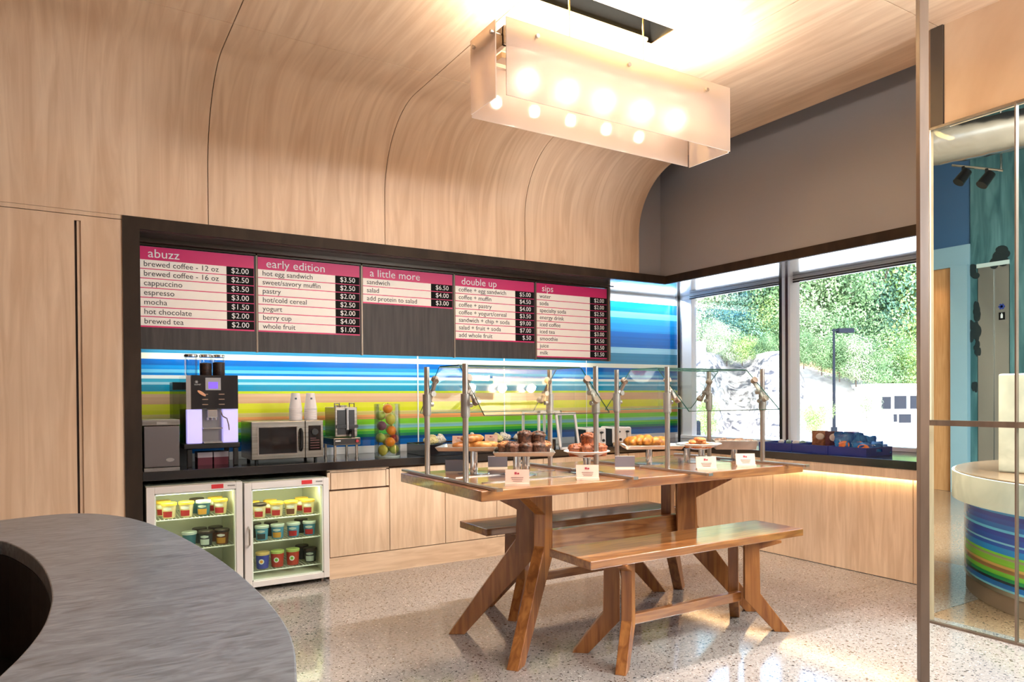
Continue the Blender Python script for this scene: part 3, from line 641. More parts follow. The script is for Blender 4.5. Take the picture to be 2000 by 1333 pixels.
rows = [
 (1.068, .12, zA, crm, drk, red, tw, 'cream tub with dark brown lid, left end of the top shelf, right freezer'),
 (1.180, .12, zA, crm, yel, red, tw, 'yellow-lidded cream tub, second from the left, top shelf of the right freezer'),
 (1.276, .12, zA, crm, yel, brn, tw, 'yellow-lidded cream tub, third from the left on the top shelf of the right freezer'),
 (1.392, .12, zA, crm, yel, red, tw, 'yellow-lidded cream tub at the right end of the top shelf in the right freezer'),
 (1.050, .24, zA, crm, yel, red, tw, 'yellow-lidded tub behind the dark-lidded one in the right freezer'),
 (1.165, .24, zA, crm, yel, red, tw, 'yellow-lidded tub in the second row behind, top shelf of the right freezer'),
 (1.380, .24, zA, crm, yel, red, tw, 'yellow-lidded tub in the back right corner of the top shelf, right freezer'),
 (1.083, .12, zB_, blu, pal, dk, pal, 'light blue tub with pale lid, left end of the middle shelf in the right freezer'),
 (1.185, .12, zB_, blu, pal, gold, pal, 'light blue tub with gold print, second on the middle shelf of the right freezer'),
 (1.290, .12, zB_, blu, pal, red, pal, 'light blue tub with red print, third on the middle shelf of the right freezer'),
 (1.400, .12, zB_, blu, pal, red, pal, 'light blue tub with red print at the right end of the middle shelf, right freezer'),
 (1.060, .24, zB_, dk, drk, None, None, 'dark-lidded tub in the back row of the middle shelf, left, right freezer'),
 (1.170, .24, zB_, dk, drk, None, None, 'dark-lidded tub in the back row of the middle shelf, centre, right freezer'),
 (1.375, .24, zB_, dk, drk, None, None, 'dark-lidded tub in the back row of the middle shelf, right, right freezer'),
 (1.410, .14, zC_, dk, drk, pal, pal, 'black and white striped tub at the right end of the bottom shelf, right freezer'),
 (1.385, .26, zC_, dk, drk, None, None, 'dark tub behind the black and white one on the bottom freezer shelf'),
 (.522, .12, .5068, crm, yel, red, tw, 'yellow-lidded tub at the left end of the top shelf in the left freezer'),
 (.622, .12, .5068, crm, yel, red, tw, 'yellow-lidded tub, second on the top shelf of the left freezer'),
 (.722, .12, .5068, teal_t, pal, gold, pal, 'teal tub with gold print on the top shelf of the left freezer'),
 (.824, .12, .5068, crm, yel, red, tw, 'yellow-lidded tub at the right end of the top shelf in the left freezer'),
 (.500, .24, .5068, crm, yel, red, tw, 'yellow-lidded tub in the second row, left end, of the left freezer'),
 (.700, .24, .5068, teal_t, drk, None, None, 'teal tub behind the front teal one in the left freezer'),
 (.812, .24, .5068, crm, yel, red, tw, 'yellow-lidded tub in the second row, right end, of the left freezer'),
 (.833, .12, .3108, brn, drk, gold, tw, 'brown tub with dark lid, right end of the middle shelf in the left freezer'),
 (.735, .12, .3108, dk, drk, pal, pal, 'charcoal tub with white print on the middle shelf of the left freezer'),
 (.640, .14, .3108, teal_t, pal, None, None, 'pale-lidded tub just showing above the desk edge in the left freezer'),
 (.715, .24, .3108, dk, drk, None, None, 'dark-lidded tub in the back row of the middle shelf, left freezer'),
 (.812, .24, .3108, brn, drk, None, None, 'dark-lidded brown tub in the back right corner, middle shelf, left freezer'),
]
for x, y, z, bd, ld, mk, ov, lab in rows: tub((x, y, z), radians(-22), bd, ld, mk, ov, lab, G)
def pint(x, y, body, disc, label):
    t = thing('frozen_yogurt_pint', (x, y, zC_), label, 'frozen yogurt tub', G, radians(-22))
    b = B(); lathe(b, 0, 0, [(.036,0),(.038,.004),(.043,.094)], 22); obj('tub_body', b, body, t, smooth=True)
    b = B(); lathe(b, 0, 0, [(.045,.090),(.0455,.106),(.042,.108)], 22); obj('lid', b, glid if disc is grn else M('tub_straw_lid', sr(220,190,120), .4), t, smooth=True)
    b = B()
    for r, mi, dz in ((.017, 0, 0), (.010, 1, -.0006)):
        n = 20; c = [b.verts.new((r*cos(2*pi*i/n), -.0435+dz-(.0)+((r*cos(2*pi*i/n))**2)*12, .05+r*sin(2*pi*i/n))) for i in range(n)]
        f = b.faces.new(c); f.material_index = mi
    obj('round_mark', b, [tw, disc], t)
pint(1.085, .12, vio, org, 'violet blue tub with an orange disc, left end of the bottom freezer shelf')
pint(1.182, .12, brick, grn, 'brick red tub with a green disc, second on the bottom freezer shelf')
pint(1.285, .12, brick, grn, 'brick red tub with a green disc and green lid, third on the bottom freezer shelf')

# ------------------------------------------------------------------ equipment on the menu worktop
ZT = .812
t = thing('countertop_freezer', (.485, .10, ZT), 'small steel countertop bin with hinged lid at the left end of the worktop', 'bin')
b = B(); box(b, -.10, .10, 0, .34, .015, .272); obj('body', b, M('bin_steel', (.20,.18,.18,1), .3, metal=.85), t, bevel=.004)
b = B(); box(b, -.112, .102, -.004, .345, .276, .312); l = obj('lid', b, steel, t, bevel=.004)
b = B(); box(b, -.03, .03, -.010, -.004, .284, .298); obj('lid_pull', b, castm, l)
b = B(); lathe(b, 0, 0, [(.024, 0), (.024, .002)], 24, mat=Matrix.Translation((.045,-.001,.06)) @ Matrix.Rotation(pi/2, 4, 'X') @ Matrix.Scale(.5, 4, (0,1,0))); badge = obj('badge', b, chrome, t)
b = B(); box(b, -.10, .10, 0, .34, 0, .013); obj('base', b, steel_p, t)

lil = M('lilac_lit_panel', sr(196,190,236), .3, emit=sr(176,168,240), es=.34)
t = thing('coffee_machine', (.79, .15, ZT), 'bean-to-cup coffee machine with lilac glowing sides and three bean hoppers', 'coffee machine')
b = B(); box(b, -.175, .165, -.01, .36, .118, .150); 
for x in (-.155, .125):
    for y in (0, .32): box(b, x, x+.03, y, y+.03, 0, .118)
obj('stand', b, M('black_stand', (.014,.012,.012,1), .3), t, bevel=.004)
b = B(); box(b, -.155, .155, .05, .34, .152, .59); obj('body', b, black, t)
b = B(); box(b, -.155, -.065, 0, .05, .152, .372); obj('lit_side_panel', b, lil, t, bevel=.004); b = B(); box(b, .060, .155, 0, .05, .152, .372); obj('lit_side_panel', b, lil, t, bevel=.004)
b = B(); box(b, -.158, -.128, -.002, .34, .372, .59); obj('chrome_side', b, chrome, t)
b = B(); box(b, -.130, .155, -.012, .05, .372, .592); fp = obj('control_panel', b, gblack, t, bevel=.003)
b = B(); box(b, -.045, .048, -.0145, -.012, .495, .575); obj('screen', b, M('screen_frame', (.4,.4,.42,1), .2), fp)
b = B(); box(b, -.027, .03, -.016, -.0145, .505, .548); obj('screen_image', b, M('screen_violet', sr(110,80,210), .3, emit=sr(110,80,220), es=.5), fp)
b = B(); 
for x in (-.065, .035):
    for k in range(3): box(b, x, x+.035, -.0135, -.012, .400+k*.033, .405+k*.033)
obj('button_marks', b, M('button_marks_tan', sr(150,120,96), .4), fp)
b = B()
mt = Matrix.Translation((-.068,-.0135,.475)) @ Matrix.Rotation(radians(35), 4, 'Y'); blob(b, (0,0,0), (.030,.001,.010), 14, 7); bmesh.ops.transform(b, matrix=mt, verts=b.verts)
obj('cup_picture', b, M('latte_tan', sr(222,160,120), .4), fp)
join_mesh('maker_lettering', [text('t', 'WMF', .016, whitem, None, (-.112, -.0125, .53), sx=1.1)], M('grey_lettering', (.45,.45,.45,1), .4), fp)
b = B()
for k in range(6): a = pi*k/3; tube(b, (-.098, -.013, .548), (-.098+.010*cos(a), -.013, .548+.010*sin(a)), .0018, n=5)
obj('round_badge', b, MATS['grey_lettering'], fp)
b = B(); box(b, -.062, .058, .045, .05, .152, .372); obj('back_splash', b, M('machine_steel', (.30,.30,.31,1), .25, metal=.9), t)
b = B(); box(b, -.035, .022, -.028, .04, .318, .368); 
for x in (-.030, -.008, .016): tube(b, (x, -.005, .300), (x, -.005, .318), .006, n=8)
obj('spout', b, chrome, t, bevel=.004)
b = B(); box(b, -.060, .056, -.018, .045, .245, .252); box(b, -.058, .054, -.02, .045, .152, .162); obj('drip_tray', b, steel_p, t)
b = B(); path(b, [(.045, -.015, .36), (.055, -.035, .325), (.078, -.045, .31), (.088, -.045, .27), (.092, -.042, .235)], .004); obj('steam_wand', b, steel_p, t, smooth=True)
bean_m = streak('coffee_beans', sr(40,22,14), sr(92,54,34), (60,60,60), .5, 4)
for x, full in ((-.115, 0), (-.025, .085), (.055, .092)):
    b = B(); lathe(b, x, .10, [(.036,.592),(.040,.60),(.040,.715)], 22, cap=False); h = obj('bean_hopper', b, thin_glass('hopper_plastic', (.82,.85,.88,1), 1.2), t, smooth=True)
    b = B(); lathe(b, x, .10, [(.041,.712),(.043,.714),(.043,.726),(.038,.730)], 22); obj('hopper_lid', b, chrome, h, smooth=True)
    if full: b = B(); lathe(b, x, .10, [(.034,.592),(.0375,.60),(.0375,.60+full*.85),(.02,.60+full*.9)], 22); obj('coffee_beans', b, bean_m, h, smooth=True)
t = thing('milk_cooler', (.625, .40, ZT), 'tall dark glass-sided cabinet standing behind the coffee machine', 'cabinet')
b = B(); box(b, -.05, .05, -.06, .10, 0, .13); obj('base', b, black, t); b = B(); box(b, -.05, .05, -.06, .10, .50, .55); obj('lid', b, M('dark_teal_lid', sr(28,48,52), .3), t)
b = B(); box(b, -.05, .05, -.06, .10, .132, .498); obj('glass_body', b, thin_glass('smoked_glass', (.55,.60,.55,1), .6), t)
for k, (x, lab) in enumerate(((.76, 'pink and white carton under the coffee machine stand, left'), (.86, 'pink and white carton under the coffee machine stand, right'))):
    t = thing('carton', (x, .31, ZT), lab, 'carton', 'cartons under the coffee machine')
    b = B(); box(b, -.045, .045, -.03, .10, 0, .05); obj('box', b, M('carton_maroon', sr(120,44,60), .6), t); b = B(); box(b, -.046, .046, -.031, .101, .05, .085); obj('box_lid', b, M('carton_pale', sr(210,190,196), .6), t)

t = thing('microwave_oven', (1.27, .16, ZT), 'steel microwave oven with dark door window, paper cups on top', 'microwave')
W = .242
b = B(); box(b, -W, W, .012, .33, .026, .283); obj('body', b, steel, t, bevel=.004)
for x in (-.20, .20):
    for y in (.04, .29): b = B(); tube(b, (x, y, 0), (x, y, .026), .012, n=10); obj('foot', b, black, t)
b = B(); box(b, -W, .115, -.012, .012, .026, .283); dr = obj('door', b, steel, t, bevel=.004)
b = B(); box(b, -.203, .062, -.015, -.012, .057, .248); obj('window_frame', b, steel_p, dr)
b = B(); box(b, -.195, .056, -.018, -.015, .064, .243); obj('window', b, gblack, dr)
b = B(); path(b, [(.085,-.012,.225),(.085,-.038,.205),(.085,-.042,.15),(.085,-.038,.10),(.085,-.012,.08)], .011); obj('handle', b, black, dr, smooth=True)
b = B(); box(b, .118, W, -.012, .012, .026, .283); cp = obj('control_panel', b, steel, t, bevel=.003)
b = B(); box(b, .138, .225, -.015, -.012, .075, .248); obj('keypad', b, gblack, cp)
b = B(); tube(b, (.18, -.030, .205), (.18, -.015, .205), .022, n=24); obj('timer_knob', b, black, cp, smooth=True)
b = B()
for k in range(4): box(b, .150, .213, -.0158, -.015, .090+k*.018, .094+k*.018)
box(b, .150, .19, -.0158, -.015, .158, .162); obj('keypad_marks', b, M('keypad_red_grey', sr(120,70,70), .5), cp)

cup_m = M('paper_cup', (.86,.80,.79,1), .5); cm = M('cup_print', sr(80,96,112), .5)
def cup_proto(loc, label):
    t = thing('paper_cup', loc, label, 'paper cup', 'white paper cups stacked upside down on the microwave')
    b = B(); lathe(b, 0, 0, [(.0445,0),(.0455,.002),(.0455,.006),(.0435,.008),(.029,.112),(.029,.113)], 24); obj('cup_body', b, cup_m, t, smooth=True)
    b = B(); n = 4
    for i in range(n):
        a0, a1 = -pi/2-.1+.4*i/n-.3, -pi/2-.1+.4*(i+1)/n-.3
        rr = lambda z: .0437-(z-.008)*.14+.0006
        b.faces.new([b.verts.new((rr(z)*cos(a), rr(z)*sin(a), z)) for a, z in ((a0,.068),(a1,.068),(a1,.080),(a0,.080))])
    obj('printed_mark', b, cm, t); return t
z0 = ZT+.284
c0 = None
for s, (x, nm) in enumerate(((1.362, 'left'), (1.468, 'right'))):
    for k in range(9):
        lab = 'upside-down white paper cup topping the %s stack on the microwave' % nm if k == 8 else 'white paper cup, %s of the %s stack on the microwave' % (('lowest rim', 'second rim from the bottom', 'third rim from the bottom', 'fourth rim from the bottom', 'fifth rim from the bottom', 'sixth rim from the bottom', 'seventh rim from the bottom', 'rim just under the top cup')[k], nm)
        loc = (x, .30+.0*s, z0+k*.0098)
        if c0 is None: c0 = cup_proto(loc, lab)
        else: copy_tree(c0, None, loc, .1*s, lab)

t = thing('coffee_urn', (1.69, .16, ZT), 'square steel coffee urn with sight glass on a warmer stand', 'coffee urn')
b = B()
for x in (-.085, .075):
    for y in (.02, .24): tube(b, (x, y, 0), (x, y, .10), .010, n=12); tube(b, (x, y, 0), (x, y, .012), .013, n=12)
obj('stand_legs', b, steel_p, t, smooth=True)
b = B(); box(b, -.10, .098, .0, .28, .100, .152); obj('warmer_base', b, steel, t, bevel=.004)
b = B(); box(b, -.095, .093, -.002, .0, .106, .146); bp_ = obj('warmer_front', b, M('warmer_dark', (.035,.03,.03,1), .3), t)
b = B(); tube(b, (.070, -.012, .128), (.070, -.002, .128), .011, n=16); obj('switch', b, M('red_switch', sr(190,40,50), .4), bp_)
b = B(); box(b, -.088, -.05, -.0035, -.002, .128, .136); obj('maker_mark', b, whitem, bp_)
b = B(); box(b, -.082, .082, .02, .26, .160, .372); ub = obj('body', b, steel, t, bevel=.005)
b = B(); box(b, -.066, .060, .014, .02, .175, .352); obj('front_plate', b, black, ub)
b = B(); tube(b, (.004, .005, .21), (.004, .005, .365), .008, n=12); obj('sight_glass', b, M('sight_glass_pale', (.6,.62,.66,1), .15), ub, smooth=True)
b = B(); box(b, -.08, .082, .0, .012, .222, .245); obj('band', b, black, ub)
b = B(); tube(b, (.03, -.03, .20), (.03, .02, .20), .015, n=12); box(b, .018, .040, -.045, -.025, .155, .21); obj('tap', b, gblack, ub)
for x in (-.055, .055): b = B(); path(b, [(x-.018, .06, .372), (x-.018, .06, .40), (x+.018, .06, .40), (x+.018, .06, .372)], .004); obj('handle', b, steel, ub)
b = B(); tube(b, (0, .14, .372), (0, .14, .385), .05, n=20); obj('lid', b, steel_p, ub)

t = thing('glass_vase', (2.01, .20, ZT), 'tall clear glass cylinder vase filled with oranges, apples and pears', 'vase')
b = B(); lathe(b, 0, 0, [(.09,.004),(.096,0),(.096,.39),(.092,.392),(.092,.012),(.0,.010)], 32, cap=False); obj('glass_wall', b, thin_glass('vase_glass', (.95,.98,.97,1), 1.6), t, smooth=True)
b = B(); lathe(b, 0, 0, [(.094,0.001),(.094,.010)], 32); obj('thick_base', b, M('vase_base', (.55,.62,.60,1), .08, spec=.9), t, smooth=True)
def fr(name, c1, c2): return streak(name, c1, c2, (12,12,12), .4, 4)
orange_m = fr('orange_skin', sr(238,130,20), sr(250,160,40)); apple_g = fr('green_apple_skin', sr(160,180,70), sr(200,206,110)); pear_m = fr('yellow_pear_skin', sr(206,190,60), sr(226,206,90)); plum_m = fr('purple_plum_skin', sr(120,70,96), sr(168,112,130)); apple_r = fr('red_apple_skin', sr(150,26,30), sr(196,60,50))
fm = {'o': (orange_m, 'orange', 'bright orange'), 'g': (apple_g, 'apple', 'green apple'), 'y': (pear_m, 'pear', 'yellow pear'), 'p': (plum_m, 'plum', 'purple plum'), 'r': (apple_r, 'apple', 'red apple')}
fruits = [('y',-.045,-.022,.052,'bottom left of the vase'),('g',.046,-.018,.056,'bottom right of the vase'),('g',.0,.050,.056,'bottom back of the vase'),
 ('o',.002,-.048,.112,'front, just above the bottom of the vase'),('y',.010,.046,.126,'at the back, low in the vase'),
 ('g',-.050,.010,.142,'lower left of the vase'),('r',.052,.000,.132,'right side, low in the vase'),
 ('o',.018,-.040,.196,'in the centre of the vase'),('p',-.048,-.010,.232,'left side above the middle of the vase'),('g',.040,.040,.206,'right side at the middle of the vase'),
 ('y',.012,-.036,.280,'upper centre of the vase'),('g',-.040,.030,.308,'upper left of the vase'),('g',.050,.020,.290,'upper right of the vase'),
 ('o',.000,-.012,.358,'topmost in the vase')]
for k, (c, x, y, z, wh) in enumerate(fruits):
    m_, cat, nm = fm[c]; t = thing(cat, (2.01+x, .20+y, ZT+z-.038), '%s, %s' % (nm, wh), cat, 'fruit in the glass vase')
    b = B(); r = .037; blob(b, (0,0,.036), (r, r, r*(.95 if c != 'y' else 1.1)), 18, 12); obj('flesh', b, m_, t, smooth=True)
    b = B(); tube(b, (0,0,.070), (.002,0,.079), .002, n=6); obj('stem', b, M('stem_brown', sr(80,60,30), .7), t)

# cold food tray with wrapped sandwiches
t = thing('food_tray', (2.83, .20, ZT), 'long black food tray on the worktop behind the left pastry guards', 'tray')
b = B(); box(b, -.58, .58, -.18, .18, 0, .012); obj('base', b, gblack, t)
b = B(); box(b, -.58, .58, -.185, -.175, .0, .085); box(b, -.58, .58, .175, .185, 0, .085); box(b, -.585, -.575, -.185, .185, 0, .085); box(b, .575, .585, -.185, .185, 0, .085); box(b, -.575, .575, -.175, .175, .07, .078); obj('rim', b, gblack, t, bevel=.003)
wrap = speckle('newsprint_wrap', (.78,.74,.66), sr(60,56,50), (.85,.84,.80,1), 60, .22, .6)
wrap_y = speckle('yellow_wrap', (.82,.74,.36), sr(90,80,40), (.85,.84,.80,1), 60, .15, .6)
gbox = speckle('green_salad', (.12,.42,.18), sr(20,70,40), sr(180,210,120), 50, .25, .5)
sand = [(2.33,.12,wrap_y,'yellow and white wrapped sandwich at the left end of the black tray'),(2.44,.20,wrap,'newsprint wrapped sandwich, second from the left on the black tray'),
 (2.62,.10,wrap,'newsprint wrapped sandwich behind the bread rolls'),(2.74,.22,wrap,'newsprint wrapped sandwich with dark print, tray centre back'),
 (2.88,.06,wrap_y,'yellow wrapped sandwich right of the tray centre'),(2.99,.14,wrap,'large newsprint wrapped sandwich behind the tall muffins'),(3.10,.06,wrap,'newsprint wrapped sandwich at the right of the black tray')]
for k, (x, y, m_, lab) in enumerate(sand):
    t = thing('wrapped_sandwich', (x, y, ZT+.079), lab, 'sandwich', 'wrapped sandwiches on the black tray', .4*k)
    b = B(); blob(b, (0,0,.030), (.062,.045,.032), 12, 8, noise=.10, seed=k); obj('wrapping', b, m_, t, smooth=True, ang=60)
    b = B(); blob(b, (.012,.0,.060), (.026,.018,.016), 8, 6, noise=.3, seed=k+40); obj('twisted_end', b, m_, t, smooth=True, ang=60)
for k, (x, lab) in enumerate(((3.22, 'clear salad box with green leaves, left of two on the black tray'), (3.33, 'clear salad box with blue label, right of two on the black tray'))):
    t = thing('salad_box', (x, .10, ZT+.079), lab, 'salad box', 'salad boxes on the black tray')
    b = B(); box(b, -.048, .048, -.045, .045, 0, .03); obj('box_base', b, M('box_blue_label', sr(60,120,170), .4), t)
    b = B(); blob(b, (0,0,.040), (.045,.042,.022), 12, 7, noise=.2, seed=k); obj('leaves', b, gbox, t)
    b = B(); box(b, -.049, .049, -.046, .046, .031, .064); obj('clear_lid', b, glass, t)
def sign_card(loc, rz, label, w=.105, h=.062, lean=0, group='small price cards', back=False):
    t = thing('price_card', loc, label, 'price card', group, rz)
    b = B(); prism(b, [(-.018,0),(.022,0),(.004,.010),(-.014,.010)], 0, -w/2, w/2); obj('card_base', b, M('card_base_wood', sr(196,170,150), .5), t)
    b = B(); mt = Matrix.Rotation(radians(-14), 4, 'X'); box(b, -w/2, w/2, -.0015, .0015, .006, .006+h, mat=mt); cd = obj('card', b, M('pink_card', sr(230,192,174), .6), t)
    b = B(); box(b, -w/2, w/2, .0016, .003, .006, .006+h, mat=mt); obj('card_back', b, M('card_back_shade', sr(128,128,140), .5), t)  # grey plate gives the back of the card its shade
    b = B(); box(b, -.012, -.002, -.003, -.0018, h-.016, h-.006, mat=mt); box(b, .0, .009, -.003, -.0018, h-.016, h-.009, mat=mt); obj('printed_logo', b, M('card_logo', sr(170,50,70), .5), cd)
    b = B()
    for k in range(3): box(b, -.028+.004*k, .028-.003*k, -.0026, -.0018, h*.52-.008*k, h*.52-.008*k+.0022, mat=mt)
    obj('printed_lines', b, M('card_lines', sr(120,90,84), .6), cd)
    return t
A35 = radians(-33)
for x, y, lab, in ((1.712,-2.088,'price card at the front left of the table, before the dark muffins'),(2.104,-2.098,'price card before the round plate of brown muffins'),(2.908,-2.10,'price card before the plate of fruit pastries'),(3.232,-2.09,'rightmost price card, before the rectangular pan')):
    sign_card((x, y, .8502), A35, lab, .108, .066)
for x, y, lab in ((1.732,-1.448,'shade-toned grey back of a price card behind the left pastry guard'),(2.60,-1.79,'shade-toned grey back of a price card left of the pan of croissants'),(2.03,-1.38,'shade-toned blue-grey back of a price card behind the muffin tray pedestals')):
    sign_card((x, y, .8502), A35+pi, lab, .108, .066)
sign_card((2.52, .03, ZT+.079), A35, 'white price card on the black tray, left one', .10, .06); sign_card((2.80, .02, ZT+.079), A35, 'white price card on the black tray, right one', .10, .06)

# acrylic bread case with white frames, two toasters
t = thing('bread_case', (3.50, .12, ZT), 'clear acrylic bread case with white frame and leaning open door', 'case')
b = B()
for x in (-.20, .02):
    for y in (-.02, .22): box(b, x, x+.018, y, y+.018, 0, .31)
for z in (0, .30):
    box(b, -.20, .038, -.02, -.002, z, z+.018); box(b, -.20, .038, .22, .238, z, z+.018); box(b, -.20, -.182, -.02, .238, z, z+.018); box(b, .02, .038, -.02, .238, z, z+.018)
obj('frame', b, white, t)
b = B(); box(b, -.182, .02, -.012, -.009, .018, .30); box(b, -.193, -.190, -.002, .22, .018, .30); obj('clear_walls', b, glass, t)
b = B(); mt = Matrix.Translation((.04,-.15,0)) @ Matrix.Rotation(radians(-12), 4, 'X')
for q in ((-.115,-.095,0,.31),(.075,.095,0,.31),(-.115,.095,.29,.312),(-.115,.095,0,.02)): box(b, q[0], q[1], 0, .014, q[2], q[3], mat=mt)
dd = obj('door_frame', b, white, t); b = B(); box(b, -.095, .075, .005, .008, .02, .29, mat=mt); obj('door_panel', b, thin_glass('milky_acrylic', (.80,.86,.90,1), 1.5), dd)
def toaster(loc, lab):
    t = thing('toaster', loc, lab, 'toaster', 'white toasters beside the bread case', radians(-14))
    b = B(); box(b, -.095, .095, 0, .26, .012, .165); obj('body', b, M('toaster_white', (.86,.85,.84,1), .2), t, bevel=.018, seg=4)
    b = B(); box(b, -.06, -.035, .03, .23, .160, .167); box(b, .035, .06, .03, .23, .160, .167); obj('slots', b, black, t)
    b = B(); box(b, -.100, -.09, .01, .25, .0, .15); obj('side_panel', b, black, t, bevel=.004)
    for x in (-.04, .045):
        b = B(); box(b, x-.002, x+.002, -.003, .0, .05, .125); blob(b, (x, -.014, .125), (.018,.014,.010), 12, 8); obj('lever', b, black, t)
        b = B(); tube(b, (x+.02, -.012, .055), (x+.02, 0, .055), .012, n=16); obj('dial', b, black, t, smooth=True)
    b = B(); box(b, -.09, .09, -.002, .02, .0, .03); obj('base_tray', b, chrome, t)
toaster((3.86, -.02+.06, ZT), 'white two-slot toaster, left of the pair beside the bread case'); toaster((4.15, .04, ZT), 'white two-slot toaster, right of the pair, nearer the window corner')
# ------------------------------------------------------------------ pastry guards on the table
TZ = .8502
def guard(xa, xb, yo, label):
    """xa, xb: the two rails; posts and clamps on each; three sheets of glass between"""
    t = thing('pastry_guard', ((xa+xb)/2, -1.735+yo, TZ), label, 'sneeze guard', 'glass pastry guards on the table'); h = (xb-xa)/2
    for sx in (-1, 1):
        x = sx*h
        b = B(); box(b, x-.014, x+.014, -.50, .505, 0, .013); rl = obj('base_rail', b, satin_post, t, bevel=.003)
        b = B(); box(b, x-.015, x+.015, -.512, -.50, 0, .014); box(b, x-.015, x+.015, -.012, -.006, 0, .0145); obj('end_cap', b, steel_p, rl)
        for sy in (-1, 1):
            y = sy*.20-.01+(.012 if sy > 0 else 0)
            b = B(); tube(b, (x, y, .012), (x, y, .553), .0135, n=18); ps = obj('post', b, satin_post, t, smooth=True)
            b = B(); tube(b, (x, y, .312), (x, y, .415), .021, n=18); tube(b, (x, y, .305), (x, y, .313), .017, n=18); sl = obj('sleeve', b, castm, ps, smooth=True)
            b = B(); tube(b, (x-sx*.018, y, .365), (x-sx*.034, y, .365), .012, n=14); obj('set_screw', b, castm, sl, smooth=True)
            # clamp arm parallel to the glass, inside of the post
            xi = x-sx*.030
            p0 = Vector((xi, y+sy*.050-sy*.012, .375)); p1 = Vector((xi, y-sy*.040-sy*.0, .482))
            b = B(); tube(b, p0, p1, .010, n=12); tube(b, (x-sx*.012, y, .415), (xi, y, .428), .012, n=12); arm = obj('clamp_arm', b, castm, ps, smooth=True)
            for p in (p0, p1):
                q = p+Vector((-sx*.004, sy*.018, .010)); b = B(); tube(b, p-Vector((0, sy*.006, .003)), q, .014, .019, n=14); obj('clamp_knob', b, M('brown_knob', (.20,.14,.10,1), .5), arm, smooth=True)
            b = B(); tube(b, (xi, y-.018, .418), (xi, y+.018, .418), .014, n=14); obj('pivot_knob', b, castm, arm, smooth=True)
    def sheet(q, name):
        b = B(); a, c = Vector(q[0]), Vector(q[1]); d = (c-a).normalized(); n = Vector((-d.y, d.x))*.003
        pts = [a-n, c-n, c+n, a+n]; x0, x1 = -h+.022, h-.022
        lo = [b.verts.new((x0, p.x, p.y)) for p in pts]; hi = [b.verts.new((x1, p.x, p.y)) for p in pts]
        for i in range(4):
            f = b.faces.new((lo[i], lo[(i+1)%4], hi[(i+1)%4], hi[i])); f.material_index = 1 if i in (1, 3) else 0
        for g in (lo, hi): b.faces.new(g).material_index = 1
        obj(name, b, [glass, edge_glass], t)
    sheet([(-.345,.318),(-.115,.548)], 'front_glass'); sheet([(.335,.318),(.105,.548)], 'back_glass'); sheet([(-.108,.551),(.098,.551)], 'top_glass')
guard(1.535, 2.29, .015, 'left glass pastry guard with steel posts on the table, over the muffins')
guard(2.70, 3.46, -.075, 'right glass pastry guard with steel posts on the table, over the croissants')

# pedestals, trays and plates
tray_m = streak('worn_aluminium_tray', (.46,.42,.38,1), (.60,.56,.52,1), (8,8,8), .32, 3, metal=.9)
def dish(b, w, d, h, fl, th=.003, lip=.006):
    def ring(e, z): return [b.verts.new(p) for p in ((-w-e,-d-e,z),(w+e,-d-e,z),(w+e,d+e,z),(-w-e,d+e,z))]
    R = [ring(0,0), ring(fl,h), ring(fl+lip,h), ring(fl+lip,h-.004), ring(fl*.2-.0+.004,-.003)]
    for a, c in zip(R, R[1:]):
        for i in range(4): b.faces.new((a[i], a[(i+1)%4], c[(i+1)%4], c[i]))
    b.faces.new(R[0]); b.faces.new(R[-1])
def stand(x, y, z, label, two=None):
    t = thing('cake_stand', (x, y, TZ), label, 'stand', 'steel pedestals under the trays and plates'); H = z-TZ
    for k, (dx, dy) in enumerate(two or [(0,0)]):
        b = B(); tube(b, (dx, dy, .004), (dx, dy, H-.0065), .020, n=20); obj('tube', b, chrome, t, smooth=True)
    b = B(); lathe(b, 0, 0, [(.085,0),(.085,.003),(.03,.006)], 30); obj('foot_plate', b, steel_p, t, smooth=True)
    return t
def square_tray(x, y, z, w, d, rz, label, h=.020, fl=.014):
    b = B(); dish(b, w, d, h, fl); o = obj('tray', b, tray_m, None, bevel=.002, loc=(x, y, z), rz=rz); tag(o, label, 'tray', 'aluminium serving trays on pedestals'); return o
def round_plate(x, y, z, r, label):
    b = B(); lathe(b, 0, 0, [(.0,-.005),(.045,-.006),(.050,-.004),(r,.026),(r+.004,.028),(r+.002,.030),(.052,.002),(0,.0)], 40, cap=False); o = obj('plate', b, china, None, smooth=True, loc=(x, y, z)); tag(o, label, 'plate', 'white round plates on pedestals'); return o
crust = streak('golden_bread_crust', sr(150,80,28), sr(206,138,66), (20,20,20), .5, 5, dist=.6)
crust_y = streak('croissant_crust', sr(130,66,14), sr(206,136,44), (26,26,26), .5, 5, dist=.8)
choc = streak('dark_muffin', sr(30,16,12), sr(124,76,52), (50,50,50), .55, 6)
muff = streak('brown_muffin', sr(96,46,26), sr(184,100,52), (50,50,50), .55, 6)
past = streak('orange_pastry', sr(176,86,36), sr(232,164,104), (40,40,40), .5, 5)
cook = streak('crumb_cookie', sr(84,54,44), sr(190,150,120), (60,60,60), .7, 5)
crumbs_top = streak('crumb_topping', sr(120,62,36), sr(206,140,84), (90,90,90), .6, 6)
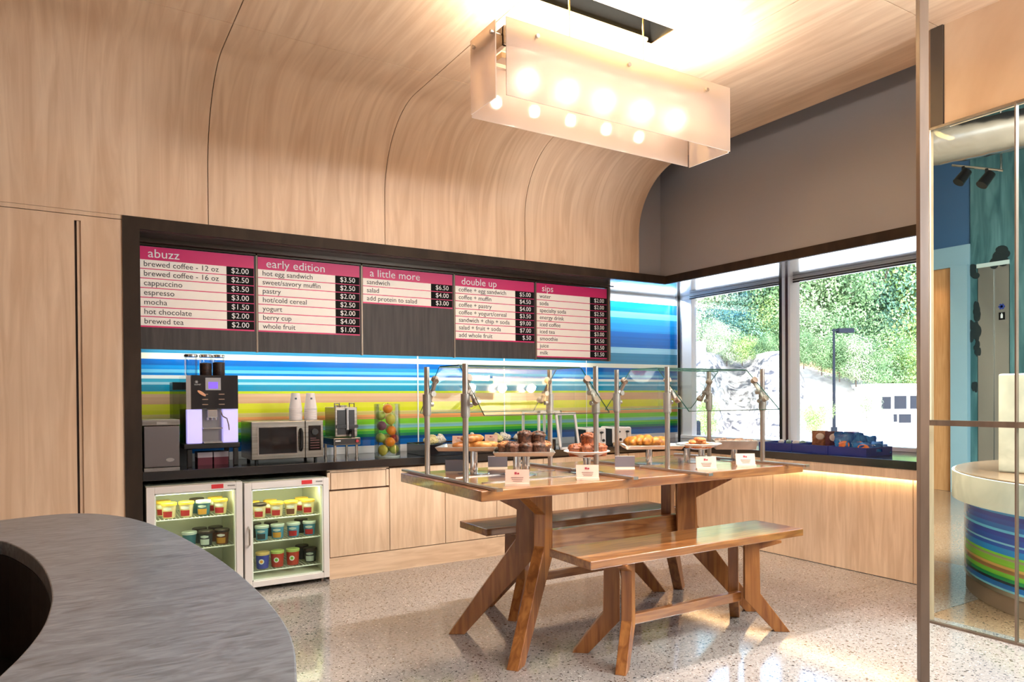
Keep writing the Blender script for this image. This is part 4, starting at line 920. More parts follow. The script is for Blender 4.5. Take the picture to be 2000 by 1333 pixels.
def muffin(loc, m_, top, label, group, r=.036, h=.055, seed=0, cat='muffin'):
    t = thing('muffin', loc, label, cat, group, seed*.7)
    b = B(); n = 20; rnd = random.Random(seed)
    lathe(b, 0, 0, [(r*.88,0),(r*.93,h*.2),(r*1.0,h*.80)], n)
    for v in b.verts: v.co.x *= 1+.03*sin(9*atan2(v.co.y, v.co.x+1e-6)); v.co.y *= 1+.03*sin(9*atan2(v.co.y, v.co.x+1e-6))
    for v in b.verts: v.co += Vector((rnd.uniform(-1,1), rnd.uniform(-1,1), 0))*r*.05
    obj('cake', b, m_, t, smooth=True)
    b = B(); blob(b, (0,0,h*.80), (r*1.10, r*1.10, r*.52), 22, 12, noise=.10, seed=seed)
    for k in range(24):
        a, q = rnd.uniform(0, 2*pi), rnd.uniform(0, .85); blob(b, (r*1.05*q*cos(a), r*1.05*q*sin(a), h*.80+r*.48*sqrt(max(0,1-q*q))), (.007,.008,.006), 6, 4, noise=.2, seed=k)
    obj('domed_top', b, top, t, smooth=True, ang=50)
def loaf(loc, rz, m_, label, group, l=.075, w=.030, h=.028, bend=.35, seed=0, name='croissant', tilt=0):
    b = B(); n = 16; k = 10; rings = []
    for j in range(n+1):
        s = -1+2*j/n; ww = max(.02, (1-abs(s)**2.4))**.5; ridge = 1+.06*sin(s*14)
        cx, cy = s*l, bend*l*(s*s)
        rings.append([b.verts.new((cx, cy+w*ww*ridge*cos(2*pi*i/k), h*ww*ridge*(sin(2*pi*i/k)*.9)+h*.9)) for i in range(k)])
    for a, c in zip(rings, rings[1:]):
        for i in range(k): b.faces.new((a[i], a[(i+1)%k], c[(i+1)%k], c[i]))
    b.faces.new(rings[0]); b.faces.new(rings[-1])
    o = obj(name, b, m_, None, smooth=True, loc=loc, rz=rz, ang=60); o.rotation_euler = (tilt, 0, rz); tag(o, label, name.replace('_', ' '), group); return o
# bread rolls tray (back left)
stand(1.80, -1.52, .975, 'steel pedestal under the tray of bread rolls, behind the front left post')
square_tray(1.80, -1.50, .975, .150, .105, radians(-38), 'aluminium tray of bread rolls at the back left of the table')
for k, (x, y, z, rz, l) in enumerate(((1.755,-1.50,.976,.3,.070),(1.815,-1.53,.976,-.9,.075),(1.865,-1.545,.976,-.2,.068),(1.80,-1.515,1.012,.2,.072))):
    loaf((x, y, z), rz, crust, ('golden bread roll at the left of the aluminium tray','golden bread roll in the middle of the aluminium tray, underneath','golden bread roll at the right end of the aluminium tray','golden bread roll lying on top of the others on the aluminium tray')[k], 'bread rolls on the back left tray', l=l*1.05, w=.036, h=.024, bend=.1, seed=k, name='bread_roll')
# dark muffin tray
stand(1.965, -1.72, .955, 'pair of steel tubes under the tray of dark muffins', [(-.035,-.02),(.045,.02)])
square_tray(1.975, -1.735, .955, .135, .100, radians(-32), 'aluminium tray of dark muffins at the front left of the table')
cf = [cos(radians(-32)), sin(radians(-32))]
def at_tray(cx, cy, u, v): return cx+u*cf[0]-v*cf[1], cy+u*cf[1]+v*cf[0]
for k, (u, v, z, lab) in enumerate(((-.095,-.035,0,'dark crumble muffin at the left front of the tray'),(-.055,-.070,0,'second dark muffin from the left, front row'),(.010,-.070,0,'dark muffin under the tall one in the front row'),(.070,-.060,0,'dark muffin at the right of the front row'),(-.085,.045,0,'dark muffin at the left of the back row'),(.0,.045,0,'dark muffin in the middle of the back row'),(.100,.030,0,'reddish dark muffin at the right of the back row'),(.005,-.045,.056,'tall dark chocolate muffin on top of the pile, with a nut on it'),(.072,-.035,.052,'dark muffin on top of the pile, right of the tall one'))):
    x, y = at_tray(1.975, -1.735, u, v); muffin((x, y, .9562+z), choc, choc if k not in (6, 0) else crumbs_top, lab, 'dark muffins on the aluminium tray', r=.037, h=.058, seed=k)
# round plate of brown muffins
stand(2.30, -1.84, .936, 'steel pedestal under the round plate of brown muffins, behind a price card')
round_plate(2.30, -1.84, .936, .118, 'white round plate of brown muffins between the two pastry guards')
for k, (u, v, z, lab) in enumerate(((-.062,-.025,0,'round brown muffin at the left of the white plate'),(.005,-.055,0,'round brown muffin at the front of the white plate'),(.068,-.010,0,'small brown muffin at the right of the white plate'),(-.015,.045,0,'brown muffin at the back of the white plate'),(.055,.055,0,'brown muffin at the back right of the white plate'),(.005,-.005,.052,'tall brown muffin on top of the others on the white plate'))):
    x, y = at_tray(2.30, -1.84, u, v); muffin((x, y, .9385+z), muff, muff, lab, 'brown muffins on the white plate', r=.036, h=.055 if k != 5 else .062, seed=20+k)
# croissant tray
stand(2.90, -1.66, .945, 'steel pedestal under the tray of croissants')
square_tray(2.90, -1.68, .945, .150, .095, radians(-33), 'aluminium tray of croissants in the middle of the table')
for k, (u, v, z, rz, tl) in enumerate(((-.090,-.01,0,1.2,.35),(-.050,-.02,.008,1.1,.45),(-.010,-.03,.010,1.0,.5),(.060,-.03,0,.0,.2),(-.03,.03,.0,.9,0))):
    x, y = at_tray(2.88, -1.68, u, v); loaf((x, y, .9465+z), rz, crust_y, ('croissant at the left end of the tray','second croissant from the left, leaning','third croissant, leaning on the second','croissant lying flat at the right of the pile','croissant at the back of the pile')[k], 'croissants on the aluminium tray', l=.076, w=.036, h=.038, bend=.4, seed=k)
# plate of fruit pastries
stand(3.20, -1.77, .935, 'pair of steel tubes under the plate of fruit pastries', [(-.03,.07),(-.0,-.02)])
round_plate(3.20, -1.77, .935, .128, 'white round plate of fruit pastries at the right of the table')
for k in range(12):
    a = 2*pi*k/7; q = .070 if k < 7 else (.035 if k < 11 else 0); z = .9375+(0 if k < 7 else .022 if k < 11 else .038)
    loaf((3.19+q*cos(a), -1.775+q*sin(a), z), a+1.2, past, 'small glazed fruit pastry on the white plate at the right of the table', 'fruit pastries on the white plate', l=.044, w=.018, h=.015, bend=.3, seed=k, name='fruit_pastry')
# rectangular pan
stand(3.47, -1.80, .925, 'steel pedestal under the rectangular pan')
b = B(); dish(b, .112, .085, .052, .006); o = obj('baking_pan', b, tray_m, None, bevel=.002, loc=(3.47,-1.80,.925), rz=radians(-42)); tag(o, 'deep rectangular aluminium pan of crumb cookies at the right end of the table', 'pan')
for k in range(14):
    rnd = random.Random(k); u, v = -.085+.19*(k%5)/4.6, -.06+.12*(k//5)/2
    x, y = at_tray(3.47, -1.80, u, v); b = B(); blob(b, (0,0,.014), (.024,.020,.013), 10, 6, noise=.12, seed=k); o = obj('cookie', b, cook, None, smooth=True, loc=(x, y, .926+.026+.004*(k%3)), rz=k); tag(o, 'dark crumb cookie heaped in the rectangular pan', 'cookie', 'crumb cookies in the pan')
b = B(); box(b, -.104, .104, -.078, .078, 0, .024); o = obj('pan_liner', b, M('paper_liner', (.7,.66,.6,1), .7), None, loc=(3.47,-1.80,.9255), rz=radians(-42)); tag(o, 'paper liner raised in the rectangular pan under the cookies', 'liner')
# thin glass riser strip lettering on the table
b = B(); box(b, -.30, .30, -.006, .006, 0, .004); o = obj('divider_strip', b, satin_post, None, loc=(1.92,-1.93,TZ), rz=0); tag(o, 'thin steel strip lying across the table under the left guard, front one', 'strip', 'thin steel strips on the table')
b = B(); box(b, -.30, .30, -.006, .006, 0, .004); o = obj('divider_strip', b, satin_post, None, loc=(1.92,-1.66,TZ), rz=0); tag(o, 'thin steel strip lying across the table under the left guard, back one', 'strip', 'thin steel strips on the table')

# ------------------------------------------------------------------ blue trays, pouches and crisp bags on the window worktop
navy = M('navy_tray', sr(36,50,140), .25, spec=.6)
def blue_tray(y0, y1, label, handle=False):
    t = thing('snack_tray', (4.90, (y0+y1)/2, ZT), label, 'tray', 'navy snack trays on the window worktop'); h = (y1-y0)/2-.002
    b = B(); box(b, -.16, .16, -h, h, 0, .006); obj('base', b, navy, t)
    b = B(); box(b, -.16, -.152, -h, h, .006, .060); box(b, .152, .16, -h, h, .006, .060); box(b, -.152, .152, h-.008, h, .006, .060); obj('side', b, navy, t)
    b = B()
    if handle:
        box(b, -.152, -.035, -h, -h+.008, .006, .060); box(b, .035, .152, -h, -h+.008, .006, .060); box(b, -.035, .035, -h, -h+.008, .006, .026); box(b, -.035, .035, -h, -h+.008, .048, .060)
    else: box(b, -.152, .152, -h, -h+.008, .006, .060)
    obj('end', b, navy, t); return t
blue_tray(-1.87, -1.57, 'navy tray with a handle hole, nearest the post, full of blue crisp bags', True)
blue_tray(-1.57, -1.26, 'middle navy tray holding upright brown snack pouches'); blue_tray(-1.26, -.95, 'far navy tray holding small white packets, behind the table')
pbrown = streak('pouch_brown', sr(120,72,40), sr(180,126,84), (20,20,20), .4, 4); pmar = streak('pouch_maroon', sr(74,34,40), sr(120,66,66), (20,20,20), .4, 4); ppurp = streak('pouch_purple', sr(120,70,120), sr(190,150,190), (30,30,30), .35, 4)
chipb = streak('crisp_bag_blue', sr(10,70,150), sr(60,150,214), (9,9,9), .22, 4, dist=2); chipo = streak('crisp_bag_orange', sr(206,96,30), sr(240,150,70), (9,9,9), .25, 4)
def pouch(x, y, m_, w, h, rz, label, group, name='snack_pouch', cat='pouch', lean=0, z=ZT+.0065, th=.016, patch=None):
    t = thing(name, (x, y, z), label, cat, group, rz)
    b = B(); n, k = 6, 8; g = [[], []]
    for sdx, s in enumerate((-1, 1)):
        for j in range(k+1):
            v = j/k; row = []
            for i in range(n+1):
                u = -1+2*i/n; pf = (1-u*u)**.6*(1-v**3)*(.35+.65*min(1, v*4)) if v < 1 else 0
                row.append(b.verts.new((u*w, s*(th*pf+.0006), v*h)))
            g[sdx].append(row)
    for sdx in (0, 1):
        for j in range(k):
            for i in range(n): b.faces.new((g[sdx][j][i], g[sdx][j][i+1], g[sdx][j+1][i+1], g[sdx][j+1][i]))
    for j in range(k):
        for i in (0, n): b.faces.new((g[0][j][i], g[0][j+1][i], g[1][j+1][i], g[1][j][i]))
    for i in range(n):
        b.faces.new((g[0][k][i], g[0][k][i+1], g[1][k][i+1], g[1][k][i])); b.faces.new((g[0][0][i], g[0][0][i+1], g[1][0][i+1], g[1][0][i]))
    if th > .02:
        jr = random.Random(len(COL.objects))
        for v in b.verts: v.co += Vector((jr.uniform(-.005,.005), jr.uniform(-.007,.007), jr.uniform(-.006,.006) if v.co.z > .01 else 0))
    bd = obj('bag', b, m_, t, smooth=True, ang=60)
    if patch:
        b = B()
        for r, cz, wd in ((1, h*patch[1], w*patch[2]),): blob(b, (patch[3] if len(patch) > 3 else 0, -th*.80, cz), (wd, .0045, wd*patch[4] if len(patch) > 4 else wd), 16, 8)
        obj('printed_patch', b, patch[0], t, smooth=True)
    if lean: t.rotation_euler = (lean, 0, rz)
    return t
cr = M('cream_patch', sr(236,226,206), .5)
RZ = radians(-50)
pouch(4.985, -1.335, pbrown, .058, .150, RZ, 'light brown snack pouch with cream patch, first pouch from the window mullion', 'upright snack pouches', patch=(cr,.70,.55,0,.8))
pouch(4.985, -1.455, pmar, .062, .150, RZ, 'maroon snack pouch with cream patch, second pouch from the window mullion', 'upright snack pouches', patch=(cr,.68,.55,0,.9))
for k in range(5):
    pouch(5.01+.004*k, -1.540-.030*k*.62, ppurp, .030, .150, RZ+.9, 'narrow purple pouch standing edge-on behind the blue crisp bags', 'edge-on purple pouches', th=.010)
cb = [(4.80,-1.66,.115,-.30,-.9,1),(4.86,-1.74,.115,-.40,-.2,1),(4.93,-1.66,.125,-.30,-.6,0),(4.82,-1.80,.085,-.75,-.4,1),(4.93,-1.80,.085,-.7,-.9,0),(5.00,-1.72,.11,-.5,-.5,0),(4.90,-1.59,.125,-.15,-.8,1),(5.01,-1.60,.12,-.2,-1.1,0),(4.99,-1.83,.075,-.9,-.2,0)]
nm = ['blue crisp bag with orange print at the front left of the heap','blue crisp bag with a large orange crisp print, centre of the heap','plain blue crisp bag behind the orange-printed one','blue crisp bag with orange print lying lowest at the tray front','blue crisp bag lying near the handle hole','blue crisp bag toward the window side of the heap','blue crisp bag with orange print at the back of the heap, beside the pouches','topmost blue crisp bag against the window','crumpled blue bag at the right end of the tray']
for (x, y, h, ln, rz, o_), lab in zip(cb, nm):
    pouch(x, y, chipb, .062, h+.02, RZ+rz*.5+.25, lab, 'blue crisp bags in the tray', 'crisp_bag', 'crisp bag', lean=ln, z=ZT+.012, th=.024, patch=(chipo,.42,.62,0,.75) if o_ else (M('bag_white_print', sr(200,222,240), .4),.5,.3,0,.5))
for k, (y, c) in enumerate(((-1.02,0),(-1.09,1),(-1.16,0),(-1.22,1))):
    b = B(); blob(b, (0,0,.018), (.030,.022,.018), 12, 7, noise=.06, seed=k); o = obj('sugar_packet', b, M('packet_white', (.8,.8,.76,1), .5) if c == 0 else M('packet_green', sr(130,160,140), .5), None, smooth=True, loc=(4.93, y, ZT+.040), rz=k); tag(o, 'small %s packet in the far navy tray, %s' % (('white','green-grey')[c], ('furthest one','second furthest','second nearest','nearest the pouches')[k]), 'packet', 'small packets in the far tray')
    b = B()
b = B(); box(b, -.13, .13, -.13, .13, 0, .034); o = obj('tray_insert', b, navy, None, loc=(4.90,-1.105,ZT+.0065)); tag(o, 'navy raised insert filling the far snack tray', 'insert')
b = B(); lathe(b, 0, 0, [(.028,0),(.030,.02),(.045,.055),(.043,.055),(.026,.022)], 20); o = obj('small_bowl', b, M('green_bowl', sr(70,120,110), .3), None, smooth=True, loc=(5.12,-1.22,ZT)); tag(o, 'small green bowl at the foot of the window mullion', 'bowl')

# ------------------------------------------------------------------ outdoors
asph = speckle('sunlit_paving', (.60,.59,.57), sr(130,126,120), (.6,.6,.58,1), 8, .1, .9)
b = B(); prism(b, [(5.5,-2.05),(5.5,60),(130,90),(130,-60),(11.2,-60),(11.2,.6),(9.8,.6)], 2, -.9, -.75); struct('ground', b, asph)
def far(px, D, z=0.0):     # metres east/north of the camera along the viewing axes, used to lay out the far side of the car park
    d = _f + _r*((px-1000)/1394.568); return Vector((d.x*D, -4.81083+d.y*D, z))
rockm = streak('grey_rock', sr(58,58,64), sr(158,153,149), (1.1,1.1,2.6), .85, 12, dist=1.2, n2=1.0, bump=.8, lo=.36, hi=.52)
soilm = streak('reddish_soil_and_grass', sr(176,140,112), sr(214,196,160), (.4,.4,.4), .9, 6)
# rock cut: a long displaced slope
def slope(name, pts_bottom, pts_top, nz, amp, m_, seed, **k):
    rnd = random.Random(seed); b = B(); n = len(pts_bottom)
    from mathutils import noise as N
    grid = []
    for j in range(nz+1):
        v = j/nz; row = []
        for i in range(n):
            p = pts_bottom[i].lerp(pts_top[i], v)
            a = amp*(sin(pi*min(1, v*1.05))*.8+.2)
            h = N.ridged_multi_fractal(p*.33, .9, 2.1, 7, 1.0, 2.0)-1.1
            h2 = N.voronoi(Vector((p.x*.6, p.y*.6, p.z*1.3)))[0][0]
            row.append(b.verts.new(p + Vector((-1, -.6, .15))*(h*a*.55 + (h2-.4)*a*.9)))
        grid.append(row)
    for j in range(nz):
        for i in range(n-1): b.faces.new((grid[j][i], grid[j][i+1], grid[j+1][i+1], grid[j+1][i]))
    return obj(name, b, m_, **k)
pb, pt = [], []
N_ = 240
for i in range(N_):
    px = 1250 + (1600-1250)*i/(N_-1)
    D0 = 36 + 2.5*sin(i*.06); hgt = 4.6 if px < 1545 else 4.6-(px-1545)/55*3.2
    if px < 1380: hgt = 5.2
    pb.append(far(px, D0, -.9)); pt.append(far(px, D0+6.5, -.9+max(.8, hgt)))
o = slope('rock_face', pb, pt, 90, .8, rockm, 3); tag(o, 'sunlit pale grey rock face across the car park, left window pane', 'rock')
pb, pt = [], []
for i in range(60):
    px = 1270+(1850-1270)*i/59
    z0 = 3.6 if px < 1540 else 3.6-(px-1540)/250*2.9
    pb.append(far(px, 41.5, -1.2)); pt.append(far(px, 62, z0+5.0))
gt = []
def hill_z(px, D):
    z0 = 2.9 if px < 1560 else 2.9-(px-1560)/230*2.4
    return z0 + (D-43)*.24
b = B(); grid = []
for j in range(14):
    D = 43+j*2.2 if j else 41.0; row = []
    for i in range(60):
        px = 1270+(1900-1270)*i/59; z = hill_z(px, D) if j else -.9
        row.append(b.verts.new(far(px, D, z+.25*sin(i*1.7+j)*.6)))
    grid.append(row)
for j in range(13):
    for i in range(59): b.faces.new((grid[j][i], grid[j][i+1], grid[j+1][i+1], grid[j+1][i]))
o = struct('hillside', b, soilm, smooth=True)
pale = streak('pale_rubble_bank', sr(150,142,134), sr(196,188,178), (1,1,2), .9, 8)
pb, pt = [], []
for i in range(70):
    px = 1560+(1880-1560)*i/69; pb.append(far(px, 41, -.9)); pt.append(far(px, 44.5, 3.0-(i/69)*2.2))
o = slope('rubble_bank', pb, pt, 24, .25, pale, 9); tag(o, 'bright pale rubble bank below the trees, right window pane', 'rock')
# trees
leafs = [streak('leaf_%s' % n_, c1, c2, (.8,.8,.8), .6, 4, n2=1.2) for n_, c1, c2 in (('mid', sr(66,100,62), sr(136,166,108)), ('dark', sr(40,78,62), sr(94,134,102)), ('yellow', sr(112,148,70), sr(178,196,120)), ('pale', sr(132,156,116), sr(206,214,176)))]
for m_ in leafs:
    bs = m_.node_tree.nodes['Principled BSDF']; bs.inputs['Roughness'].default_value = .6
bark = streak('bark', sr(70,56,46), sr(110,92,78), (8,8,2), .9, 4)
def crown_mesh(seed, lobes, leaves, size):
    rnd = random.Random(seed); b = B(); L = []
    for _ in range(lobes):
        a = rnd.uniform(0, 2*pi); q = rnd.uniform(0, .62); z = rnd.uniform(-.55, .75); L.append((Vector((q*cos(a), q*sin(a), z)), rnd.uniform(.26, .46)))
    for k in range(leaves):
        c, r = L[k % lobes]; d = Vector((rnd.gauss(0,1), rnd.gauss(0,1), rnd.gauss(0,1))).normalized(); p = c + d*r*rnd.uniform(.72, 1.06)
        n = (d+Vector((rnd.uniform(-.6,.6), rnd.uniform(-.6,.6), rnd.uniform(-.2,.8)))).normalized(); t1 = n.orthogonal().normalized(); t1 = Matrix.Rotation(rnd.uniform(0, 6.3), 3, n) @ t1; t2 = n.cross(t1); s = size*rnd.uniform(.6, 1.3)
        b.faces.new([b.verts.new(p+t1*s+t2*s*.15), b.verts.new(p+t2*s*.6), b.verts.new(p-t1*s-t2*s*.1), b.verts.new(p-t2*s*.6)])
    return b
crowns = []
for i in range(3):
    b = crown_mesh(100+i, 34, 9500, .026); me = bpy.data.meshes.new('crown'); b.to_mesh(me); b.free(); crowns.append(me)
def trunk_mesh():
    b = B(); tube(b, (0,0,0), (.02,.01,.55), .022, .015, n=8); tube(b, (.02,.01,.55), (.12,.05,.85), .014, .006, n=6); tube(b, (.02,.01,.5), (-.10,.08,.8), .012, .005, n=6)
    me = bpy.data.meshes.new('trunk'); b.to_mesh(me); b.free(); me.materials.append(bark); return me
trm = trunk_mesh(); crown_by = {}
def tree(px, D, h, w, mi, label, zg=None, k=0):
    z = hill_z(px, D)-.2 if zg is None else zg
    t = thing('tree', far(px, D, z), label, 'tree', 'trees on the hillside', k*1.3)
    key = (k % 3, mi)
    if key not in crown_by: me = crowns[k % 3].copy(); me.materials.append(leafs[mi]); crown_by[key] = me
    c = bpy.data.objects.new('crown', crown_by[key]); COL.objects.link(c); c.parent = t; c.location = (0, 0, h*.50); c.scale = (w/2, w/2, h*.52)
    s = bpy.data.objects.new('trunk', trm); COL.objects.link(s); s.parent = t; s.scale = (h, h, h)
TR = [(1345,48,7,6,3,'pale loose tree at the far left edge of the left pane'),(1372,50,9,7,3,'pale leafy tree near the left edge of the left pane'),(1402,53,10.5,8,1,'dark green tree, left third of the left pane'),
 (1440,50,9.5,8,1,'dark blue-green tree in the middle of the left pane'),(1478,52,10.5,8,0,'mid green tree right of the middle of the left pane'),(1515,49,9.5,7,0,'mid green tree just left of the mullion'),
 (1548,52,10,8,0,'tree hidden partly behind the mullion'),(1582,50,9,8,3,'pale green tree just right of the mullion'),(1622,53,10.5,8,1,'dark green tree behind the street lamp head'),
 (1655,49,8.5,7.5,0,'mid green tree right of the street lamp'),(1688,54,11.5,9,0,'tall mid green tree in the middle of the right pane'),(1722,50,10,8,1,'dark tree in the right part of the right pane'),
 (1758,53,12.5,9,2,'yellow-green tall tree at the right of the right pane'),(1790,50,12,9,2,'yellow-green tree at the right edge of the right pane'),
 (1365,62,15,10,0,'tall tree in the back row, left end'),(1420,62,15,11,1,'tall dark tree in the back row above the rock face'),(1475,63,15,11,0,'tall tree in the back row, centre of the left pane'),(1535,62,15,10,0,'tall tree in the back row behind the mullion'),
 (1600,64,14,10,3,'pale tall tree in the back row, left of the right pane'),(1660,63,17,11,1,'tall dark tree in the back row, right pane'),(1715,64,18,11,0,'tallest tree in the back row, right pane'),(1775,63,18,11,2,'tall yellow-green tree in the back row, right edge'),
 (1835,52,13,9,0,'tree beyond the right end of the window'),(1305,52,11,9,0,'tree beyond the left end of the window')]
for k, (px, D, h, w, mi, lab) in enumerate(TR): tree(px, D, h, w, mi, lab, k=k)
def shrub(px, D, h, mi, label, z, k):
    t = thing('shrub', far(px, D, z), label, 'shrub', 'shrubs at the edge of the car park', k)
    key = ((k+1) % 3, mi)
    if key not in crown_by: me = crowns[(k+1) % 3].copy(); me.materials.append(leafs[mi]); crown_by[key] = me
    c = bpy.data.objects.new('foliage', crown_by[key]); COL.objects.link(c); c.parent = t; c.location = (0,0,h*.5); c.scale = (h*.5, h*.5, h*.5)
    s = bpy.data.objects.new('stem', trm); COL.objects.link(s); s.parent = t; s.scale = (h*.6, h*.6, h*.6)
for k, (px, D, h, mi, z, lab) in enumerate(((1378,33,2.0,2,-.8,'small green shrub at the foot of the rock face, left pane'),(1592,33,1.9,2,-.8,'small green shrub right of the mullion'),(1693,38,1.8,3,-.2,'pale thin shrub on the rubble bank'),(1420,43,2.4,3,3.0,'pale green shrub on top of the rock face'),(1450,43,2.2,2,3.0,'yellow-green shrub on the rock edge, middle of the left pane'),
 (1500,43,2.2,0,2.9,'green shrub on the rock edge near the mullion'),(1570,43,2.4,0,2.8,'green shrub on the bank right of the mullion'),(1605,43,2.8,0,2.4,'green shrub on the bank beside the street lamp'),(1640,43,3.0,0,2.0,'green shrub on the bank right of the street lamp'),(1672,43,3.0,3,1.7,'pale shrub on the bank, middle of the right pane'),(1705,43,3.0,0,1.4,'green shrub on the bank, right of the middle of the right pane'),(1345,41,2.6,3,3.6,'pale shrub at the far left above the rock face'),(1395,42,2.2,3,3.4,'pale bleached shrub above the rock face'))):
    shrub(px, D, h, mi, lab, z, k)
bush_where = ('left end of the left pane','left pane, left part','left pane, above the rock crest','left pane, centre','left pane, right of centre','left pane, beside the mullion','behind the mullion','right pane, left end','right pane, left part','right pane, behind the lamp pole','right pane, right of the lamp pole','right pane, centre','right pane, right of centre','right pane, above the building','right pane, right end')
for k in range(15):
    px = 1335+k*33; shrub(px, 46+(k%3), 4.6+.5*(k%2), (0,3,0,1,0,2,0,3,0,0,1,0,0,2,2)[k], 'bushy green undergrowth on the slope, '+bush_where[k], hill_z(px, 46+(k%3))-1.2, k+30)
p = far(1629, 38.5, -.75); t = thing('street_lamp', p, 'grey car park street lamp with a square head, seen in the right window pane', 'street lamp')
gp = M('grey_pole', sr(26,30,38), .85, spec=.15)
b = B(); tube(b, (0,0,0), (0,0,5.55), .085, .055, n=12); obj('pole', b, gp, t, smooth=True)
b = B(); tube(b, (0,0,0), (0,0,.25), .16, n=12); obj('base', b, gp, t)
b = B(); dd_ = _r*1.0; mt = Matrix.Rotation(atan2(_r.y, _r.x), 4, 'Z'); box(b, -.08, .30, -.05, .05, 5.42, 5.50, mat=mt); box(b, .20, 1.0, -.22, .22, 5.32, 5.56, mat=mt); obj('lamp_head', b, gp, t)
p = far(1750, 41, -.75); t = thing('low_building', p, 'low white building with dark windows at the right edge of the window', 'building', rz=atan2(_r.y, _r.x))
wb = M('white_building', (.86,.85,.82,1), .7)
b = B(); box(b, -1.1, 4.5, 0, 3, 0, 2.35); obj('wall', b, wb, t); b = B(); box(b, -1.2, 4.6, -.1, 3.1, 2.35, 2.6); obj('roof', b, wb, t)
for x0, x1, z0, z1 in ((-.85,-.30,1.15,1.85),(-.10,.60,1.15,1.90),(.8,1.5,1.15,1.90),(-.15,.05,.40,.85),(.15,.85,.35,.85)):
    b = B(); box(b, x0, x1, -.03, 0, z0, z1); obj('window', b, M('dark_far_window', sr(40,42,48), .85, spec=.15), t)
p = far(1668, 38.6, -.75); t = thing('parapet', p, 'long white low wall at the far side of the car park', 'parapet', rz=atan2(_r.y, _r.x))
b = B(); box(b, -1.9, 2.0, 0, .3, 0, 1.0); obj('masonry', b, wb, t); b = B(); box(b, -1.95, 2.05, -.04, .34, 1.0, 1.08); obj('coping', b, wb, t)
p = far(1610, 42, .2); t = thing('utility_box', p, 'small grey-green utility box left of the street lamp', 'utility box', rz=atan2(_r.y, _r.x))
b = B(); box(b, -.15, .4, 0, .4, 0, .32); box(b, -.05, .3, .1, .3, -.5, 0); obj('cabinet', b, M('box_green_grey', sr(120,140,138), .6), t); b = B(); box(b, -.17, .42, -.02, .42, .32, .36); obj('lid', b, M('box_lid', sr(140,156,150), .6), t)
p = far(1363, 28, -.75); t = thing('bollard', p, 'short grey bollard outside the left window pane', 'bollard'); b = B(); tube(b, (0,0,0), (0,0,.95), .10, n=14); obj('post', b, gp, t); b = B(); lathe(b, 0, 0, [(.10,.95),(.07,1.0),(.0,1.02)], 14, cap=False); obj('cap', b, gp, t)
# entrance canopy along the building, seen only as a reflection in the striped glass
t = thing('entrance_canopy', (9.2, -8.4, -.75), 'flat roofed entrance canopy on posts beside the building', 'canopy')
for x, y in ((0,0),(3.2,2.2),(-.2,4.5)): b = B(); box(b, x-.10, x+.10, y-.10, y+.10, 0, 3.9); obj('column', b, M('canopy_dark', sr(60,64,70), .5), t)
b = B(); box(b, -2.2, 4.0, -2.6, 3.4, 3.9, 4.2); obj('roof', b, M('canopy_dark', sr(60,64,70), .5), t)

# ------------------------------------------------------------------ lobby beyond the glazed screen
def lob(px, py, x):   # point on the plane x = const
    d = _f + _r*((px-1000)/1394.568) - _u*((py-788.4629)/1394.568); k = x/d.x; return Vector((x, -4.81083+d.y*k, 1.25+d.z*k))
def duct():
    a, c = Vector((7.6, -.70, 3.80)), Vector((7.6, -4.8, 3.46))
    b = B(); n = 24; seg = 60; prev = None
    for j in range(seg+1):
        p = a.lerp(c, j/seg); r = .185+(.006 if j % 3 == 0 else 0)
        ring = [b.verts.new(p+Vector((r*cos(2*pi*i/n), 0, r*sin(2*pi*i/n)))) for i in range(n)]
        if prev:
            for i in range(n): b.faces.new((prev[i], prev[(i+1)%n], ring[(i+1)%n], ring[i]))
        prev = ring
    o = obj('ventilation_duct', b, M('galvanised_duct', (.55,.56,.58,1), .22, metal=1), None, smooth=True, ang=60); tag(o, 'silver round ventilation duct under the black lobby ceiling', 'duct')
duct()
t = thing('track_light', (8.0, -1.02, 3.56), 'ceiling track bar with two black spotlights in the lobby', 'track light')
b = B(); tube(b, (0, .205, .12), (0, -.285, -.07), .012, n=8); obj('track_bar', b, steel_p, t)
b = B(); tube(b, (0, -.265, -.065), (0, -.265, 1.44), .010, n=8); obj('drop_rod', b, steel_p, t)
for y, z in ((.09, .075), (-.135, -.01)):
    b = B(); tube(b, (0, y, z), (0, y, z-.06), .02, n=8); tube(b, (.03, y-.02, z-.05), (-.05, y+.03, z-.17), .048, .056, n=16); obj('spotlight', b, black, t, smooth=True)
t = thing('lift_door', (9.575, -.50, 0), 'stainless steel lift doors in the teal lobby wall', 'lift door')
ls = streak('lift_steel', (.40,.41,.40,1), (.56,.57,.55,1), (1,1,.6), .30, 2, metal=.9)
b = B(); box(b, 0, .03, -.005, .17, 0, 2.80); obj('door_leaf', b, ls, t); b = B(); box(b, .012, .04, -.17, -.008, 0, 2.80); lf = obj('door_leaf', b, ls, t)
b = B(); box(b, -.015, .04, -.18, .18, 2.80, 2.85); obj('head_strip', b, M('lift_head_pale', sr(206,224,220), .4), t)
b = B()
for k in range(3): mt = Matrix.Translation((.009, -.09, 2.30)) @ Matrix.Rotation(pi*k/3, 4, 'X'); box(b, -.002, .002, -.035, .035, -.010, .010, mat=mt)
obj('star_of_life_sign', b, M('sign_blue', sr(30,60,150), .5), lf)
b = B(); box(b, .006, .011, -.125, -.06, 2.14, 2.23); obj('lift_sign', b, blackp, lf); b = B(); box(b, .004, .006, -.105, -.08, 2.16, 2.205); box(b, .004, .006, -.098, -.087, 2.205, 2.22); obj('lift_sign_mark', b, whitem, lf)
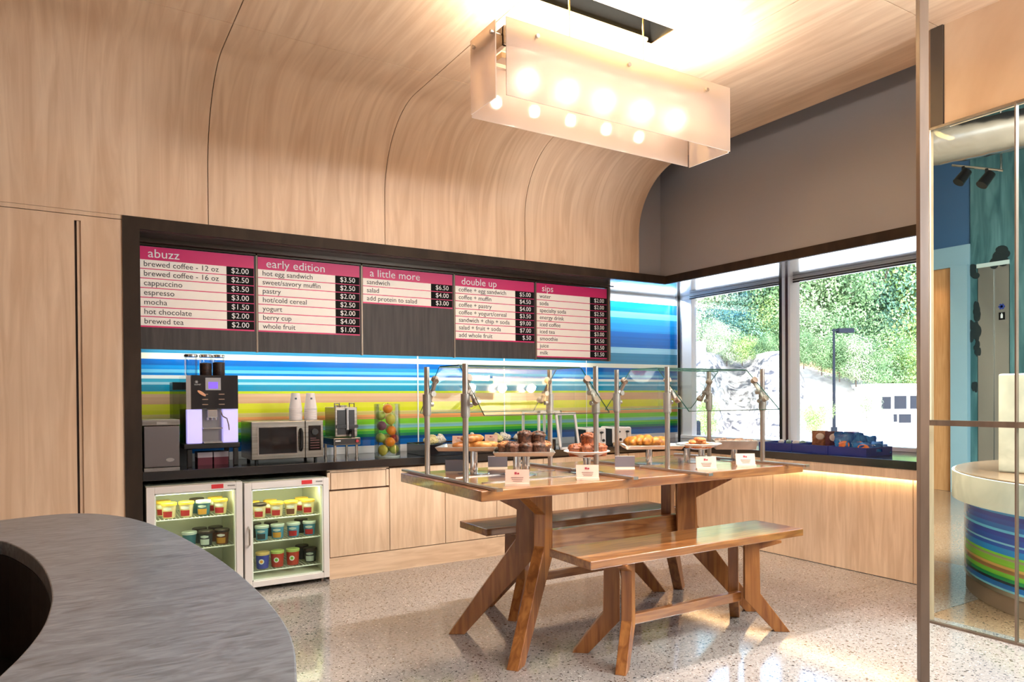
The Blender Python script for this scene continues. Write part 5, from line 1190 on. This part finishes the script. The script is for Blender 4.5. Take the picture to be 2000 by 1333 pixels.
def splat(px, py, w, h, label, seed):
    c = lob(px, py, 9.574); b = B(); rnd = random.Random(seed)
    for k in range(9): blob(b, (0, rnd.uniform(-w, w)*.6, rnd.uniform(-h, h)*.6), (.004, w*rnd.uniform(.3,.55), h*rnd.uniform(.3,.55)), 10, 6)
    o = obj('dark_wall_cutout', b, M('cutout_black_green', sr(22,38,40), .7), None, loc=c); tag(o, label, 'wall decoration', 'dark cut-out shapes on the teal lobby wall')
splat(1948, 500, .13, .14, 'dark cut-out shape above the lift doors', 1); splat(1899, 531, .09, .10, 'dark cut-out shape at the top left of the lift', 2)
splat(1908, 608, .055, .13, 'dark cut-out shape beside the lift at head height', 3); splat(1903, 645, .08, .16, 'largest dark cut-out shape left of the lift', 4); splat(1909, 682, .045, .10, 'slim dark cut-out shape left of the lift', 5); splat(1903, 757, .04, .09, 'lowest dark cut-out shape left of the lift', 6)
conc = streak('pale_concrete', sr(176,180,174), sr(214,216,208), (3,3,3), .6, 6)
desk_blue = bands('striped_desk_front', [(.0, sr(20,120,190)), (.12, sr(120,196,226)), (.135, sr(16,104,186)), (.165, sr(10,40,60)), (.18, sr(20,140,80)), (.20, sr(110,190,60)), (.225, sr(150,110,70)), (.25, sr(206,160,90)), (.265, sr(130,190,60)), (.30, sr(150,150,110)), (.315, sr(120,200,60)), (.33, sr(20,130,210)),
  (.365, sr(24,80,180)), (.385, sr(120,190,230)), (.395, sr(26,76,176)), (.43, sr(30,60,160)), (.455, sr(90,180,230)), (.47, sr(20,100,190)), (.50, sr(30,70,170)), (.53, sr(34,60,160)), (.555, sr(60,150,220)), (.57, sr(190,224,240)), (.585, sr(40,110,200)), (.605, sr(34,60,160))], lo=0, hi=.66, rough=.2)
DC, DR = (5.50, -3.42), 1.20
t = thing('reception_desk', (DC[0], DC[1], 0), 'round reception desk in the lobby with blue striped front and pale stone rim', 'reception desk')
b = B(); lathe(b, 0, 0, [(DR-.06,0),(DR-.06,.10)], 72); obj('kick_base', b, M('tan_kick', sr(150,126,108), .5), t, smooth=True)
b = B(); lathe(b, 0, 0, [(DR-.05,.10),(DR-.05,.125)], 72); obj('trim_ring', b, steel_p, t, smooth=True)
b = B(); lathe(b, 0, 0, [(DR-.05,.125),(DR-.05,.585)], 72); obj('striped_front', b, desk_blue, t, smooth=True)
b = B(); lathe(b, 0, 0, [(DR+.02,.585),(DR+.02,.755),(DR-.10,.758)], 72); obj('stone_rim', b, conc, t, smooth=True)
b = B(); lathe(b, 0, 0, [(DR,.758),(DR,.764)], 72); obj('brown_top', b, M('brown_desk_top', sr(150,120,96), .2), t, smooth=True)
b = B(); box(b, -.62, .7, -.6, .78, .765, 1.37); o = obj('raised_block', b, conc, t, bevel=.01)
